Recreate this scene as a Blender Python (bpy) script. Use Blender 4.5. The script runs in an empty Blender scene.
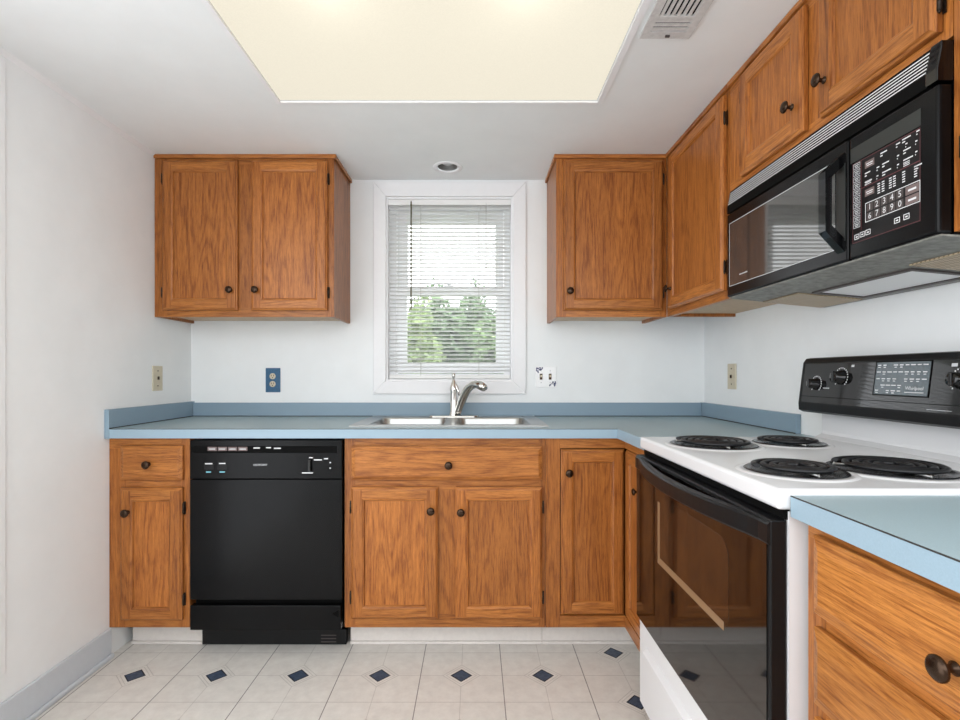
import bpy, bmesh, math, random
from mathutils import Vector, Matrix

S = 0.0254            # the scene is laid out in inches
F, CX, CY, HZ, D = 520.0, 475.0, 374.0, 44.54, 105.7   # focal length, vanishing point, eye height, back wall
scene = bpy.context.scene
COL = scene.collection

# ------------------------------------------------------------------ camera
cam_d = bpy.data.cameras.new('camera')
cam = bpy.data.objects.new('camera', cam_d)
COL.objects.link(cam)
cam.location = (0, 0, HZ * S)
cam.rotation_euler = (math.radians(90), 0, 0)
cam_d.sensor_width = 36
cam_d.lens = F / 960 * 36
cam_d.shift_x = (480 - CX) / 960
cam_d.shift_y = (CY - 360) / 960
cam_d.clip_start = 0.02
cam_d.clip_end = 200
scene.camera = cam
# ------------------------------------------------------------------ world / light / exposure
world = bpy.data.worlds.new('overcast_sky')
scene.world = world
world.use_nodes = True
bg = world.node_tree.nodes['Background']
bg.inputs[0].default_value = (0.945, 0.98, 1.02, 1)
_nt = world.node_tree                       # bright overcast sky over a darker ground
_tc = _nt.nodes.new('ShaderNodeTexCoord')
_sx = _nt.nodes.new('ShaderNodeSeparateXYZ')
_mr = _nt.nodes.new('ShaderNodeMapRange')
_mr.inputs['From Min'].default_value = -0.25
_mr.inputs['From Max'].default_value = 0.15
_mr.inputs['To Min'].default_value = 2.85
_mr.inputs['To Max'].default_value = 4.1
_nt.links.new(_tc.outputs['Generated'], _sx.inputs[0])
_nt.links.new(_sx.outputs[2], _mr.inputs[0])
_nt.links.new(_mr.outputs[0], bg.inputs[1])
scene.view_settings.view_transform = 'Standard'
scene.view_settings.look = 'None'
scene.view_settings.gamma = 1
scene.view_settings.use_curve_mapping = False
scene.view_settings.exposure = 0.0


# ------------------------------------------------------------------ materials
def lin(c):
    out = []
    for v in c[:3]:
        v = v / 255.0
        out.append(v / 12.92 if v <= 0.04045 else ((v + 0.055) / 1.055) ** 2.4)
    return (out[0], out[1], out[2], 1)


class NT:
    def __init__(s, name):
        s.m = bpy.data.materials.new(name)
        s.m.use_nodes = True
        s.t = s.m.node_tree
        s.b = s.t.nodes['Principled BSDF']
        s.out = s.t.nodes['Material Output']

    def n(s, kind, **kw):
        nd = s.t.nodes.new('ShaderNode' + kind)
        for k, v in kw.items():
            setattr(nd, k, v)
        return nd

    def l(s, a, b):
        s.t.links.new(a, b)

    def math(s, op, a, b=None, c=None):
        nd = s.n('Math', operation=op)
        for i, v in enumerate((a, b, c)):
            if v is None:
                continue
            if isinstance(v, (int, float)):
                nd.inputs[i].default_value = v
            else:
                s.l(v, nd.inputs[i])
        return nd.outputs[0]

    def mix(s, fac, a, b):
        nd = s.n('Mix', data_type='RGBA')
        for i, v in ((0, fac), (6, a), (7, b)):
            if isinstance(v, (int, float)):
                nd.inputs[i].default_value = v
            elif isinstance(v, tuple):
                nd.inputs[i].default_value = v
            else:
                s.l(v, nd.inputs[i])
        return nd.outputs[2]

    def ramp(s, fac, stops):
        nd = s.n('ValToRGB')
        el = nd.color_ramp.elements
        while len(el) < len(stops):
            el.new(0.5)
        for e, (p, c) in zip(el, stops):
            e.position = p
            e.color = c
        s.l(fac, nd.inputs[0])
        return nd.outputs[0]

    def noise(s, vec, scale, detail=2, rough=0.5, w=None):
        nd = s.n('TexNoise', noise_dimensions='4D' if w is not None else '3D')
        nd.inputs['Scale'].default_value = scale
        nd.inputs['Detail'].default_value = detail
        nd.inputs['Roughness'].default_value = rough
        if vec is not None:
            s.l(vec, nd.inputs['Vector'])
        if w is not None:
            s.l(w, nd.inputs['W'])
        return nd.outputs['Fac']

    def bump(s, h, strength=0.2, dist=0.001):
        nd = s.n('Bump')
        nd.inputs['Strength'].default_value = strength
        nd.inputs['Distance'].default_value = dist
        s.l(h, nd.inputs['Height'])
        s.l(nd.outputs[0], s.b.inputs['Normal'])


def plain(name, rgb, rough=0.5, metal=0.0, spec=0.5, coat=0.0, mottle=0.0, mscale=40, bump=0.0, bscale=300):
    k = NT(name)
    c = lin(rgb)
    k.b.inputs['Roughness'].default_value = rough
    k.b.inputs['Metallic'].default_value = metal
    k.b.inputs['Specular IOR Level'].default_value = spec
    k.b.inputs['Coat Weight'].default_value = coat
    co = k.n('TexCoord').outputs['Object']
    f = k.noise(co, mscale, 4, 0.6)
    d = tuple(max(0, v * (1 - mottle)) for v in c[:3]) + (1,)
    u = tuple(min(1, v * (1 + mottle)) for v in c[:3]) + (1,)
    k.l(k.ramp(f, [(0.3, d), (0.7, u)]), k.b.inputs['Base Color'])
    if bump:
        k.bump(k.noise(co, bscale, 3), bump, 0.0008)
    return k.m


def oak(name, axis, a=(122, 66, 26), b=(188, 118, 56), rough=0.34, spec=0.36):
    """oak with the grain running along one axis (0 x, 1 y, 2 z)"""
    k = NT(name)
    co = k.n('TexCoord').outputs['Object']
    rnd = k.n('ObjectInfo').outputs['Random']
    w = k.math('MULTIPLY', rnd, 37.0)

    def mapped(al, ac):
        mp = k.n('Mapping')
        sc = [ac, ac, ac]
        sc[axis] = al
        mp.inputs['Scale'].default_value = sc
        k.l(co, mp.inputs['Vector'])
        return mp.outputs[0]
    low = k.noise(mapped(0.9, 8.0), 1.0, 2, 0.5, w)
    rings = k.math('MULTIPLY_ADD', k.math('SINE', k.math('MULTIPLY', low, 120.0)), 0.5, 0.5)
    rings = k.math('POWER', rings, 2.0)
    g1 = k.noise(mapped(6.0, 105.0), 1.0, 3, 0.6, w)
    fine = k.noise(mapped(16.0, 300.0), 1.0, 4, 0.68, w)
    pores = k.noise(mapped(30.0, 700.0), 1.0, 2, 0.5, w)
    band = k.noise(mapped(0.8, 22.0), 1.0, 3, 0.6, w)
    v = k.math('ADD', k.math('MULTIPLY', rings, 0.085), k.math('MULTIPLY', fine, 0.62))
    v = k.math('ADD', v, k.math('MULTIPLY', g1, 0.27))
    v = k.math('ADD', v, k.math('MULTIPLY', band, 0.18))
    A, Bc = lin(a), lin(b)
    mid = tuple((A[i] * 0.45 + Bc[i] * 0.55) for i in range(3)) + (1,)
    dark = tuple(A[i] * 0.6 for i in range(3)) + (1,)
    col = k.ramp(v, [(0.41, Bc), (0.56, mid), (0.70, A), (0.90, dark)])
    pm = k.math('GREATER_THAN', pores, 0.61)
    col = k.mix(k.math('MULTIPLY', pm, 0.5), col, dark)
    hs = k.n('HueSaturation')
    k.l(k.math('MULTIPLY_ADD', rnd, 0.24, 0.87), hs.inputs['Value'])
    k.l(col, hs.inputs['Color'])
    k.l(hs.outputs[0], k.b.inputs['Base Color'])
    k.b.inputs['Roughness'].default_value = rough
    k.b.inputs['Specular IOR Level'].default_value = spec
    k.bump(fine, 0.12, 0.0006)
    return k.m


OAK = [oak('oak_grain_x', 0, (128, 71, 29), (198, 128, 64)), oak('oak_grain_y', 1, (128, 71, 29), (198, 128, 64)), oak('oak_grain_z', 2)]
WORN = oak('worn_oak_grain_y', 1, (138, 78, 30), (202, 134, 66), 0.4)
UNDER = plain('cabinet_underside', (196, 170, 140), 0.6, mottle=0.1)
WALL = plain('wall_paint', (241, 243, 243), 0.75, spec=0.25, mottle=0.02, mscale=6, bump=0.12, bscale=90)
CEIL = plain('ceiling_paint', (239, 241, 241), 0.85, spec=0.2, mottle=0.02, mscale=5, bump=0.1, bscale=120)
MWGLASS = plain('microwave_door_glass', (105, 104, 102), 0.05, metal=0.75, spec=0.8)
OVENG = plain('oven_door_glass', (10, 8, 7), 0.05, spec=0.9)
TRIM = plain('trim_paint', (241, 241, 242), 0.45, spec=0.4, mottle=0.01)
BASEB = plain('baseboard_paint', (206, 212, 218), 0.45, mottle=0.02)
TOEK = plain('toe_kick_vinyl', (222, 216, 210), 0.55, mottle=0.04, mscale=60)
LAM = plain('laminate', (152, 172, 178), 0.38, spec=0.45, mottle=0.06, mscale=420)
LAMB = plain('laminate_backsplash', (136, 158, 173), 0.4, spec=0.4, mottle=0.05, mscale=420)
LAMF = plain('laminate_edge', (150, 173, 187), 0.4, spec=0.4, mottle=0.04, mscale=420)
SEAM = plain('laminate_seam', (52, 50, 48), 0.7)
STEEL = plain('stainless_steel', (178, 178, 176), 0.3, metal=1.0, mottle=0.04, mscale=300)
CHROME = plain('chrome', (215, 213, 208), 0.1, metal=1.0)
BLACK = plain('black_enamel', (12, 12, 13), 0.2, spec=0.16)
BLACKG = plain('black_gloss', (8, 8, 9), 0.06, spec=0.5)
BLACKM = plain('black_plastic', (18, 18, 19), 0.4, spec=0.25)
GREYP = plain('charcoal_panel', (48, 50, 48), 0.4, spec=0.3)
DEEP = plain('deep_black', (6, 6, 6), 0.7, spec=0.1)
COIL = plain('coil_iron', (38, 38, 40), 0.42, metal=0.4, mottle=0.2, mscale=200)
PAN = plain('drip_pan_chrome', (70, 70, 74), 0.25, metal=0.9, mottle=0.15, mscale=100)
ENAMEL = plain('white_enamel', (226, 226, 227), 0.2, spec=0.5)
KNOBM = plain('antique_bronze', (62, 46, 34), 0.26, metal=0.8, mottle=0.2, mscale=300)
HINGE = plain('dark_bronze_hinge', (48, 38, 30), 0.45, metal=0.6)
IVORY = plain('ivory_plastic', (206, 196, 172), 0.4, mottle=0.03)
BLUEP = plain('blue_plate', (40, 92, 128), 0.35, mottle=0.25, mscale=160)
WHITEP = plain('white_plastic', (250, 250, 250), 0.4)
NAVYM = plain('navy_print', (70, 74, 110), 0.5)
GREYM = plain('grey_print', (196, 198, 200), 0.5)
WHITEM = plain('white_print', (222, 223, 225), 0.5)
PINKM = plain('pinkish_grey_key', (112, 96, 94), 0.5)
REDM = plain('dull_red_line', (96, 44, 50), 0.5)
KEYD = plain('dark_key', (70, 62, 60), 0.5)
CYANM = plain('pale_blue_print', (120, 190, 205), 0.5)
LCD = plain('display_glass', (58, 72, 78), 0.12, spec=0.6, mottle=0.3, mscale=160)
BLINDM = plain('blind_slat', (246, 246, 244), 0.5, spec=0.3)
_t = BLINDM.node_tree
_tr = _t.nodes.new('ShaderNodeBsdfTranslucent')
_tr.inputs[0].default_value = (0.9, 0.9, 0.88, 1)
_mx = _t.nodes.new('ShaderNodeMixShader')
_mx.inputs[0].default_value = 0.06
_t.links.new(_t.nodes['Principled BSDF'].outputs[0], _mx.inputs[1])
_t.links.new(_tr.outputs[0], _mx.inputs[2])
_t.links.new(_mx.outputs[0], _t.nodes['Material Output'].inputs[0])
WANDM = plain('wand_plastic', (112, 108, 84), 0.25)
CORDM = plain('cord', (205, 205, 200), 0.8)
VINYLW = plain('white_vinyl', (248, 249, 250), 0.35)
VENTM = plain('vent_metal', (206, 204, 202), 0.5, mottle=0.1, mscale=60)
HOODM = plain('stained_grey_hood', (134, 134, 128), 0.5, metal=0.3, mottle=0.35, mscale=50)
CANM = plain('can_reflector', (150, 150, 148), 0.35, metal=0.5)
BARK = plain('bark', (92, 74, 58), 0.9, mottle=0.3, mscale=20, bump=0.5, bscale=40)
LAWN = plain('lawn', (96, 128, 66), 0.95, mottle=0.3, mscale=9)
CLOSE = plain('cream_reflector_edge', (136, 108, 80), 0.3)
OVENW = plain('brown_oven_glass', (44, 28, 18), 0.05, spec=0.9)
HOUSE = plain('oak_dark_inside', (86, 58, 36), 0.8)
LENS = plain('frosted_lens', (226, 228, 228), 0.3)


def filter_mat():
    k = NT('greasy_mesh_filter')
    co = k.n('TexCoord').outputs['Object']
    mp = k.n('Mapping')
    mp.inputs['Rotation'].default_value = (0, 0, 0.78)
    k.l(co, mp.inputs['Vector'])
    ck = k.n('TexChecker')
    ck.inputs['Scale'].default_value = 130
    ck.inputs['Color1'].default_value = lin((226, 208, 180))
    ck.inputs['Color2'].default_value = lin((110, 92, 72))
    k.l(mp.outputs[0], ck.inputs['Vector'])
    c = k.mix(k.noise(co, 30, 3), ck.outputs[0], lin((170, 148, 116)))
    k.l(c, k.b.inputs['Base Color'])
    k.b.inputs['Roughness'].default_value = 0.45
    k.b.inputs['Metallic'].default_value = 0.3
    return k.m


FILTER = filter_mat()


def glass_mat(name, tint=(1, 1, 1, 1), gl=0.9):
    k = NT(name)
    tr = k.n('BsdfTransparent')
    tr.inputs[0].default_value = tint
    g = k.n('BsdfGlossy')
    g.inputs['Roughness'].default_value = 0.02
    fr = k.n('Fresnel')
    fr.inputs[0].default_value = 1.45
    ms = k.n('MixShader')
    k.l(k.math('MULTIPLY', fr.outputs[0], gl), ms.inputs[0])
    k.l(tr.outputs[0], ms.inputs[1])
    k.l(g.outputs[0], ms.inputs[2])
    k.l(ms.outputs[0], k.out.inputs[0])
    return k.m


GLASS = glass_mat('window_glass')


def leaf_mat(name, c1, c2):
    k = NT(name)
    co = k.n('TexCoord').outputs['Object']
    f = k.noise(co, 5.5, 4, 0.7)
    col = k.ramp(f, [(0.32, lin(c1)), (0.66, lin(c2))])
    k.l(col, k.b.inputs['Base Color'])
    k.b.inputs['Roughness'].default_value = 0.6
    k.b.inputs['Specular IOR Level'].default_value = 0.2
    return k.m


LEAFA = leaf_mat('leaf_mid', (66, 88, 58), (144, 166, 118))
LEAFB = leaf_mat('leaf_deep', (60, 82, 60), (130, 152, 112))
LEAFC = leaf_mat('leaf_light', (80, 100, 60), (160, 176, 122))


def emit(name, rgb, strength, mixtrans=False):
    k = NT(name)
    e = k.n('Emission')
    co = k.n('TexCoord').outputs['Object']
    f = k.noise(co, 220, 3, 0.6)
    c = tuple(rgb) + (1,)
    d = tuple(v * 0.93 for v in rgb) + (1,)
    k.l(k.ramp(f, [(0.35, d), (0.65, c)]), e.inputs[0])
    e.inputs[1].default_value = strength
    if mixtrans:
        t = k.n('BsdfTranslucent')
        t.inputs[0].default_value = (0.45, 0.45, 0.43, 1)
        a = k.n('AddShader')
        k.l(e.outputs[0], a.inputs[0])
        k.l(t.outputs[0], a.inputs[1])
        k.l(a.outputs[0], k.out.inputs[0])
    else:
        k.l(e.outputs[0], k.out.inputs[0])
    return k.m


DIFFUSER = emit('ceiling_diffuser', (0.95, 0.88, 0.74), 0.58, True)
BULB = emit('lamp_bulb', (1.0, 0.93, 0.8), 12.0)


def floor_mat():
    k = NT('vinyl_tile_floor')
    geo = k.n('NewGeometry').outputs['Position']
    sep = k.n('SeparateXYZ')
    k.l(geo, sep.inputs[0])
    X = k.math('DIVIDE', sep.outputs[0], S)
    Y = k.math('DIVIDE', sep.outputs[1], S)
    P = 12.06
    cx = k.math('DIVIDE', k.math('SUBTRACT', X, 4.02), P)
    ix = k.math('FLOOR', cx)
    fx = k.math('SUBTRACT', k.math('SUBTRACT', cx, ix), 0.5)          # -0.5..0.5, 0 at tile middle
    off = k.math('MULTIPLY', k.math('GREATER_THAN', ix, 0.5), 0.5)
    cy = k.math('ADD', k.math('DIVIDE', k.math('SUBTRACT', Y, 76.6 - P / 2), 12.5), off)
    fy = k.math('SUBTRACT', k.math('SUBTRACT', cy, k.math('FLOOR', cy)), 0.5)
    ax = k.math('MULTIPLY', k.math('ABSOLUTE', fx), P)
    ay = k.math('MULTIPLY', k.math('ABSOLUTE', fy), 12.5)
    dia = k.math('ADD', ax, ay)
    # lines
    edge_x = k.math('LESS_THAN', k.math('SUBTRACT', P / 2, ax), 0.07)
    edge_y = k.math('LESS_THAN', k.math('SUBTRACT', 6.25, ay), 0.06)
    mid_x = k.math('LESS_THAN', ax, 0.05)
    mid_y = k.math('LESS_THAN', ay, 0.06)
    out = k.math('GREATER_THAN', dia, 2.75)
    mids = k.math('MULTIPLY', k.math('MAXIMUM', mid_x, mid_y), out)
    r1 = k.math('LESS_THAN', k.math('ABSOLUTE', k.math('SUBTRACT', dia, 2.75)), 0.08)
    r2 = k.math('LESS_THAN', k.math('ABSOLUTE', k.math('SUBTRACT', dia, 2.2)), 0.07)
    rim = k.math('MAXIMUM', r1, r2)
    d0 = k.math('LESS_THAN', dia, 1.62)
    d1 = k.math('LESS_THAN', dia, 1.36)
    pos = k.n('TexCoord').outputs['Object']
    m = k.noise(pos, 26, 5, 0.65)
    base = k.ramp(m, [(0.3, lin((216, 211, 204))), (0.7, lin((230, 226, 219)))])
    col = k.mix(k.math('MULTIPLY', edge_y, 0.45), base, lin((150, 142, 134)))
    col = k.mix(k.math('MULTIPLY', mids, 0.38), col, lin((156, 148, 140)))
    col = k.mix(k.math('MULTIPLY', edge_x, 0.85), col, lin((120, 114, 108)))
    col = k.mix(k.math('MULTIPLY', rim, 0.5), col, lin((168, 162, 156)))
    col = k.mix(d0, col, lin((26, 30, 38)))
    blue = k.ramp(k.noise(pos, 90, 3), [(0.3, lin((52, 64, 84))), (0.7, lin((78, 92, 112)))])
    col = k.mix(d1, col, blue)
    k.l(col, k.b.inputs['Base Color'])
    k.b.inputs['Roughness'].default_value = 0.42
    k.b.inputs['Specular IOR Level'].default_value = 0.4
    return k.m


FLOORM = floor_mat()


# ------------------------------------------------------------------ mesh helpers
class B:
    def __init__(s):
        s.bm = bmesh.new()

    def _mat(s, faces, mi):
        for f in faces:
            f.material_index = mi

    def box(s, x0, x1, y0, y1, z0, z1, bev=0.0, mi=0, seg=2):
        bm = s.bm
        x0, x1 = min(x0, x1), max(x0, x1)
        y0, y1 = min(y0, y1), max(y0, y1)
        z0, z1 = min(z0, z1), max(z0, z1)
        v = [bm.verts.new((x * S, y * S, z * S)) for x in (x0, x1) for y in (y0, y1) for z in (z0, z1)]
        fs = [bm.faces.new([v[i] for i in q]) for q in
              ((0, 1, 3, 2), (4, 6, 7, 5), (0, 4, 5, 1), (2, 3, 7, 6), (0, 2, 6, 4), (1, 5, 7, 3))]
        s._mat(fs, mi)
        if bev:
            es = list({e for f in fs for e in f.edges})
            r = bmesh.ops.bevel(bm, geom=es, offset=bev * S, segments=seg, affect='EDGES', profile=0.5)
            s._mat(r['faces'], mi)
        return s

    def poly(s, pts, mi=0):
        f = s.bm.faces.new([s.bm.verts.new((p[0] * S, p[1] * S, p[2] * S)) for p in pts])
        f.material_index = mi
        return f

    def prism(s, pts, ext, mi=0, bev=0.0):
        """polygon extruded by a vector"""
        bm = s.bm
        a = [bm.verts.new(Vector(p) * S) for p in pts]
        b = [bm.verts.new((Vector(p) + Vector(ext)) * S) for p in pts]
        n = len(pts)
        fs = [bm.faces.new(a), bm.faces.new(b[::-1])]
        for i in range(n):
            fs.append(bm.faces.new([a[i], b[i], b[(i + 1) % n], a[(i + 1) % n]]))
        s._mat(fs, mi)
        if bev:
            es = list({e for f in fs[:2] for e in f.edges})
            r = bmesh.ops.bevel(bm, geom=es, offset=bev * S, segments=2, affect='EDGES', profile=0.5)
            s._mat(r['faces'], mi)
        return s

    def lathe(s, prof, c, axis, seg=20, mi=0, smooth=True):
        """prof: (radius, height) list; axis: unit vector"""
        ax = Vector(axis).normalized()
        u = ax.orthogonal().normalized()
        w = ax.cross(u)
        c = Vector(c)
        rings = []
        for r, h in prof:
            if r < 1e-6:
                rings.append([s.bm.verts.new((c + ax * h) * S)])
            else:
                rings.append([s.bm.verts.new((c + ax * h + (u * math.cos(t) + w * math.sin(t)) * r) * S)
                              for t in [2 * math.pi * i / seg for i in range(seg)]])
        for a, b in zip(rings, rings[1:]):
            for i in range(seg):
                j = (i + 1) % seg
                if len(a) == 1 and len(b) == 1:
                    continue
                if len(a) == 1:
                    f = s.bm.faces.new([a[0], b[i], b[j]])
                elif len(b) == 1:
                    f = s.bm.faces.new([a[i], b[0], a[j]])
                else:
                    f = s.bm.faces.new([a[i], b[i], b[j], a[j]])
                f.smooth = smooth
                f.material_index = mi
        return s

    def tube(s, pts, rad, seg=8, mi=0, caps=True, flat=None):
        """tube along points; rad number or list; flat=(vector, factor) squashes the section"""
        pts = [Vector(p) for p in pts]
        n = len(pts)
        rads = rad if isinstance(rad, (list, tuple)) else [rad] * n
        rings = []
        up = None
        for i, p in enumerate(pts):
            t = (pts[min(i + 1, n - 1)] - pts[max(i - 1, 0)]).normalized()
            if up is None:
                up = t.orthogonal().normalized()
            up = (up - t * up.dot(t))
            up = up.normalized() if up.length > 1e-6 else t.orthogonal().normalized()
            w = t.cross(up)
            ring = []
            for k in range(seg):
                a = 2 * math.pi * k / seg
                o = (up * math.cos(a) + w * math.sin(a)) * rads[i]
                if flat:
                    fv = Vector(flat[0])
                    o = o - fv * o.dot(fv) * (1 - flat[1])
                ring.append(s.bm.verts.new((p + o) * S))
            rings.append(ring)
        for a, b in zip(rings, rings[1:]):
            for k in range(seg):
                f = s.bm.faces.new([a[k], b[k], b[(k + 1) % seg], a[(k + 1) % seg]])
                f.smooth = True
                f.material_index = mi
        if caps:
            s.bm.faces.new(rings[0][::-1]).material_index = mi
            s.bm.faces.new(rings[-1]).material_index = mi
        return s

    def slab(s, us, vs, holes, fn, mi=0, mih=None):
        """grid of cells us x vs without the hole cells, as one solid; fn(u, v, k) -> point, k in (0, 1)"""
        bm = s.bm
        cache = {}

        def vt(i, j, k):
            if (i, j, k) not in cache:
                cache[(i, j, k)] = bm.verts.new(Vector(fn(us[i], vs[j], k)) * S)
            return cache[(i, j, k)]
        nu, nv = len(us) - 1, len(vs) - 1

        def solid(i, j):
            if i < 0 or j < 0 or i >= nu or j >= nv:
                return False
            cu, cv = (us[i] + us[i + 1]) / 2, (vs[j] + vs[j + 1]) / 2
            return not any(a < cu < b and c < cv < d for a, b, c, d in holes)
        fs = []
        for i in range(nu):
            for j in range(nv):
                if not solid(i, j):
                    continue
                mm = mih if mih is not None and (us[i + 1] - us[i]) > 1.5 * (vs[j + 1] - vs[j]) else mi
                n0 = len(fs)
                for k in (0, 1):
                    fs.append(bm.faces.new([vt(i, j, k), vt(i + 1, j, k), vt(i + 1, j + 1, k), vt(i, j + 1, k)]))
                for di, dj, e in ((-1, 0, ((i, j), (i, j + 1))), (1, 0, ((i + 1, j), (i + 1, j + 1))),
                                  (0, -1, ((i, j), (i + 1, j))), (0, 1, ((i, j + 1), (i + 1, j + 1)))):
                    if not solid(i + di, j + dj):
                        (a, b), (c, d) = e
                        fs.append(bm.faces.new([vt(a, b, 0), vt(c, d, 0), vt(c, d, 1), vt(a, b, 1)]))
                s._mat(fs[n0:], mm)
        return s


ORG = {}


def finish(name, b, mats, parent=None, org=None):
    bm = b.bm
    bmesh.ops.recalc_face_normals(bm, faces=bm.faces)
    o = Vector((0, 0, 0))
    if parent is not None:
        o = ORG[parent.name]
    elif org is not None:
        o = Vector(org) * S
    else:
        xs = [v.co for v in bm.verts]
        o = Vector(((min(v.x for v in xs) + max(v.x for v in xs)) / 2,
                    (min(v.y for v in xs) + max(v.y for v in xs)) / 2, min(v.z for v in xs)))
    bmesh.ops.translate(bm, verts=bm.verts, vec=-o)
    me = bpy.data.meshes.new(name)
    bm.to_mesh(me)
    bm.free()
    for m in (mats if isinstance(mats, (list, tuple)) else [mats]):
        me.materials.append(m)
    ob = bpy.data.objects.new(name, me)
    COL.objects.link(ob)
    if parent is not None:
        ob.parent = parent
    else:
        ob.location = o
    ORG[ob.name] = o
    return ob


def thing(name, label, cat, loc, group=None):
    o = bpy.data.objects.new(name, None)
    o.empty_display_size = 0.05
    COL.objects.link(o)
    o.location = Vector(loc) * S
    ORG[o.name] = Vector(loc) * S
    o['label'] = label
    o['category'] = cat
    if group:
        o['group'] = group
    return o


def tag(o, label, cat, group=None):
    o['label'] = label
    o['category'] = cat
    if group:
        o['group'] = group
    return o


def struct(name, b, m):
    o = finish(name, b, m)
    o['kind'] = 'structure'
    return o


def pxx(px, d):
    return (px - CX) * d / F


def pxz(py, d):
    return HZ - (py - CY) * d / F


# facing frames: map (u, v, w) -> world; w is outward from the face
def front(y):
    return lambda u, v, w: (u, y - w, v)


def right(x):
    return lambda u, v, w: (x - w, u, v)


def left(x):
    return lambda u, v, w: (x + w, u, v)


def fbox(b, m, u0, u1, v0, v1, w0, w1, bev=0.0, mi=0):
    p, q = m(u0, v0, w0), m(u1, v1, w1)
    b.box(p[0], q[0], p[1], q[1], p[2], q[2], bev, mi)


def text_into(b, s, m, u, v, size, w, flip=1, mi=0, align='CENTER', xs=1.0):
    """flat lettering on a face; flip=-1 when u grows to the viewer's left"""
    cu = bpy.data.curves.new('lettering', 'FONT')
    cu.body = s
    cu.size = size
    cu.align_x = align
    cu.align_y = 'CENTER'
    cu.resolution_u = 2
    ob = bpy.data.objects.new('lettering', cu)
    COL.objects.link(ob)
    dg = bpy.context.evaluated_depsgraph_get()
    me = bpy.data.meshes.new_from_object(ob.evaluated_get(dg))
    vs = [b.bm.verts.new(Vector(m(u + flip * p.co.x * xs, v + p.co.y, w)) * S) for p in me.vertices]
    for p in me.polygons:
        try:
            f = b.bm.faces.new([vs[i] for i in p.vertices])
            f.material_index = mi
        except ValueError:
            pass
    bpy.data.objects.remove(ob)
    bpy.data.curves.remove(cu)
    bpy.data.meshes.remove(me)


# ------------------------------------------------------------------ structure
XL, XR, YB, ZC = -57.7, 46.6, -14.0, 84.0
YW = 44.0      # left wall cut short, rear left open out of view, to let sky light in
b = B()
b.box(XL - 3, XR + 3, YB, D + 5, -2, 0)
struct('floor', b, FLOORM)

CLX0, CLX1, CLY0, CLY1 = -28.3, 17.75, 27.0, 75.2
RLX, RLY = -5.2, 99.2
b = B()
b.slab([XL - 3, CLX0, RLX - 1.9, RLX + 1.9, CLX1, XR + 3], [YB, CLY0, CLY1, RLY - 1.9, RLY + 1.9, D + 5],
       [(CLX0, CLX1, CLY0, CLY1), (RLX - 1.9, RLX + 1.9, RLY - 1.9, RLY + 1.9)],
       lambda u, v, k: (u, v, ZC + k * 1.0))
struct('ceiling', b, CEIL)

WX0, WX1, WZ0, WZ1 = -18.06, 7.65, 43.1, 80.5
b = B()
b.slab([XL - 3, WX0, WX1, XR + 3], [0, WZ0, WZ1, ZC], [(WX0, WX1, WZ0, WZ1)],
       lambda u, v, k: (u, D + k * 5.0, v))
struct('wall_back', b, WALL)
b = B()
b.box(XL - 3, XL, YW, D, 0, ZC)
struct('wall_left', b, WALL)
b = B()
b.box(XR, XR + 3, 8.0, D, 0, ZC)  # near end cut short, unseen, so sky light reaches the left wall
struct('wall_right', b, WALL)
b = B()
b.box(XL, XL + 0.5, YW, 81.9, 0, 4.5, 0.12)
b.box(XL + 0.5, XL + 1.0, YW, 81.9, 0, 0.7, 0.2)
struct('baseboard_left', b, BASEB)
b = B()      # half wall added out of view to block low light on base cabinets
b.box(XL, XR, YB, YB + 4, 0, 40.0, 0.2)
struct('light_block_wall', b, WALL)
b = B()      # flat white panel with a raised edge on the left wall
b.box(XL, XL + 0.3, YW, 63.6, 7.9, 82.9, 0.08)
struct('trim_1', b, TRIM)
b = B()      # thin cove between left wall and ceiling
b.prism([(XL, YW, ZC), (XL + 0.6, YW, ZC), (XL, YW, ZC - 0.6)], (0, 93 - YW, 0))
struct('trim_2', b, TRIM)
b = B()
b.box(-400, 400, D + 6, 900, -14, -12)
lw = struct('lawn', b, LAWN)

# ------------------------------------------------------------------ window
win = bpy.data.objects.new('window_1', None)
COL.objects.link(win)
win.location = Vector((-5.2, D, 40.4)) * S
ORG[win.name] = Vector((-5.2, D, 40.4)) * S
win['kind'] = 'structure'
b = B()
ox0, ox1, oz0, oz1 = -20.6, 10.3, 40.5, 83.4
for q in ([(ox0, oz0), (ox1, oz0), (WX1, WZ0), (WX0, WZ0)], [(ox0, oz1), (ox1, oz1), (WX1, WZ1), (WX0, WZ1)],
          [(ox0, oz0), (ox0, oz1), (WX0, WZ1), (WX0, WZ0)], [(ox1, oz0), (ox1, oz1), (WX1, WZ1), (WX1, WZ0)]):
    b.prism([(x, D - 0.001, z) for x, z in q], (0, -0.6, 0), 0, 0.1)
b.box(-4.9, -4.75, D - 0.75, D - 0.6, 81.9, 82.05)
finish('casing', b, TRIM, win)
b = B()
j = 0.35
b.box(WX0, WX0 + j, D, D + 4.8, WZ0, WZ1)
b.box(WX1 - j, WX1, D, D + 4.8, WZ0, WZ1)
b.box(WX0 + j, WX1 - j, D, D + 4.8, WZ0, WZ0 + j)
b.box(WX0 + j, WX1 - j, D, D + 4.8, WZ1 - j, WZ1)
finish('jamb', b, TRIM, win)
b = B()
b.slab([WX0 + j, -16.3, 6.1, WX1 - j], [WZ0 + j, 44.6, 78.8, WZ1 - j], [(-16.3, 6.1, 44.6, 78.8)],
       lambda u, v, k: (u, D + 2.2 + k * 2.4, v))
fr = finish('window_frame', b, VINYLW, win)
b = B()
b.slab([-16.2, -14.1, 4.3, 6.0], [62.2, 62.9, 76.0, 78.7], [(-14.1, 4.3, 62.9, 76.0)], lambda u, v, k: (u, D + 3.5 + k * 0.9, v))
us = finish('upper_sash', b, VINYLW, win)
b = B()
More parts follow.
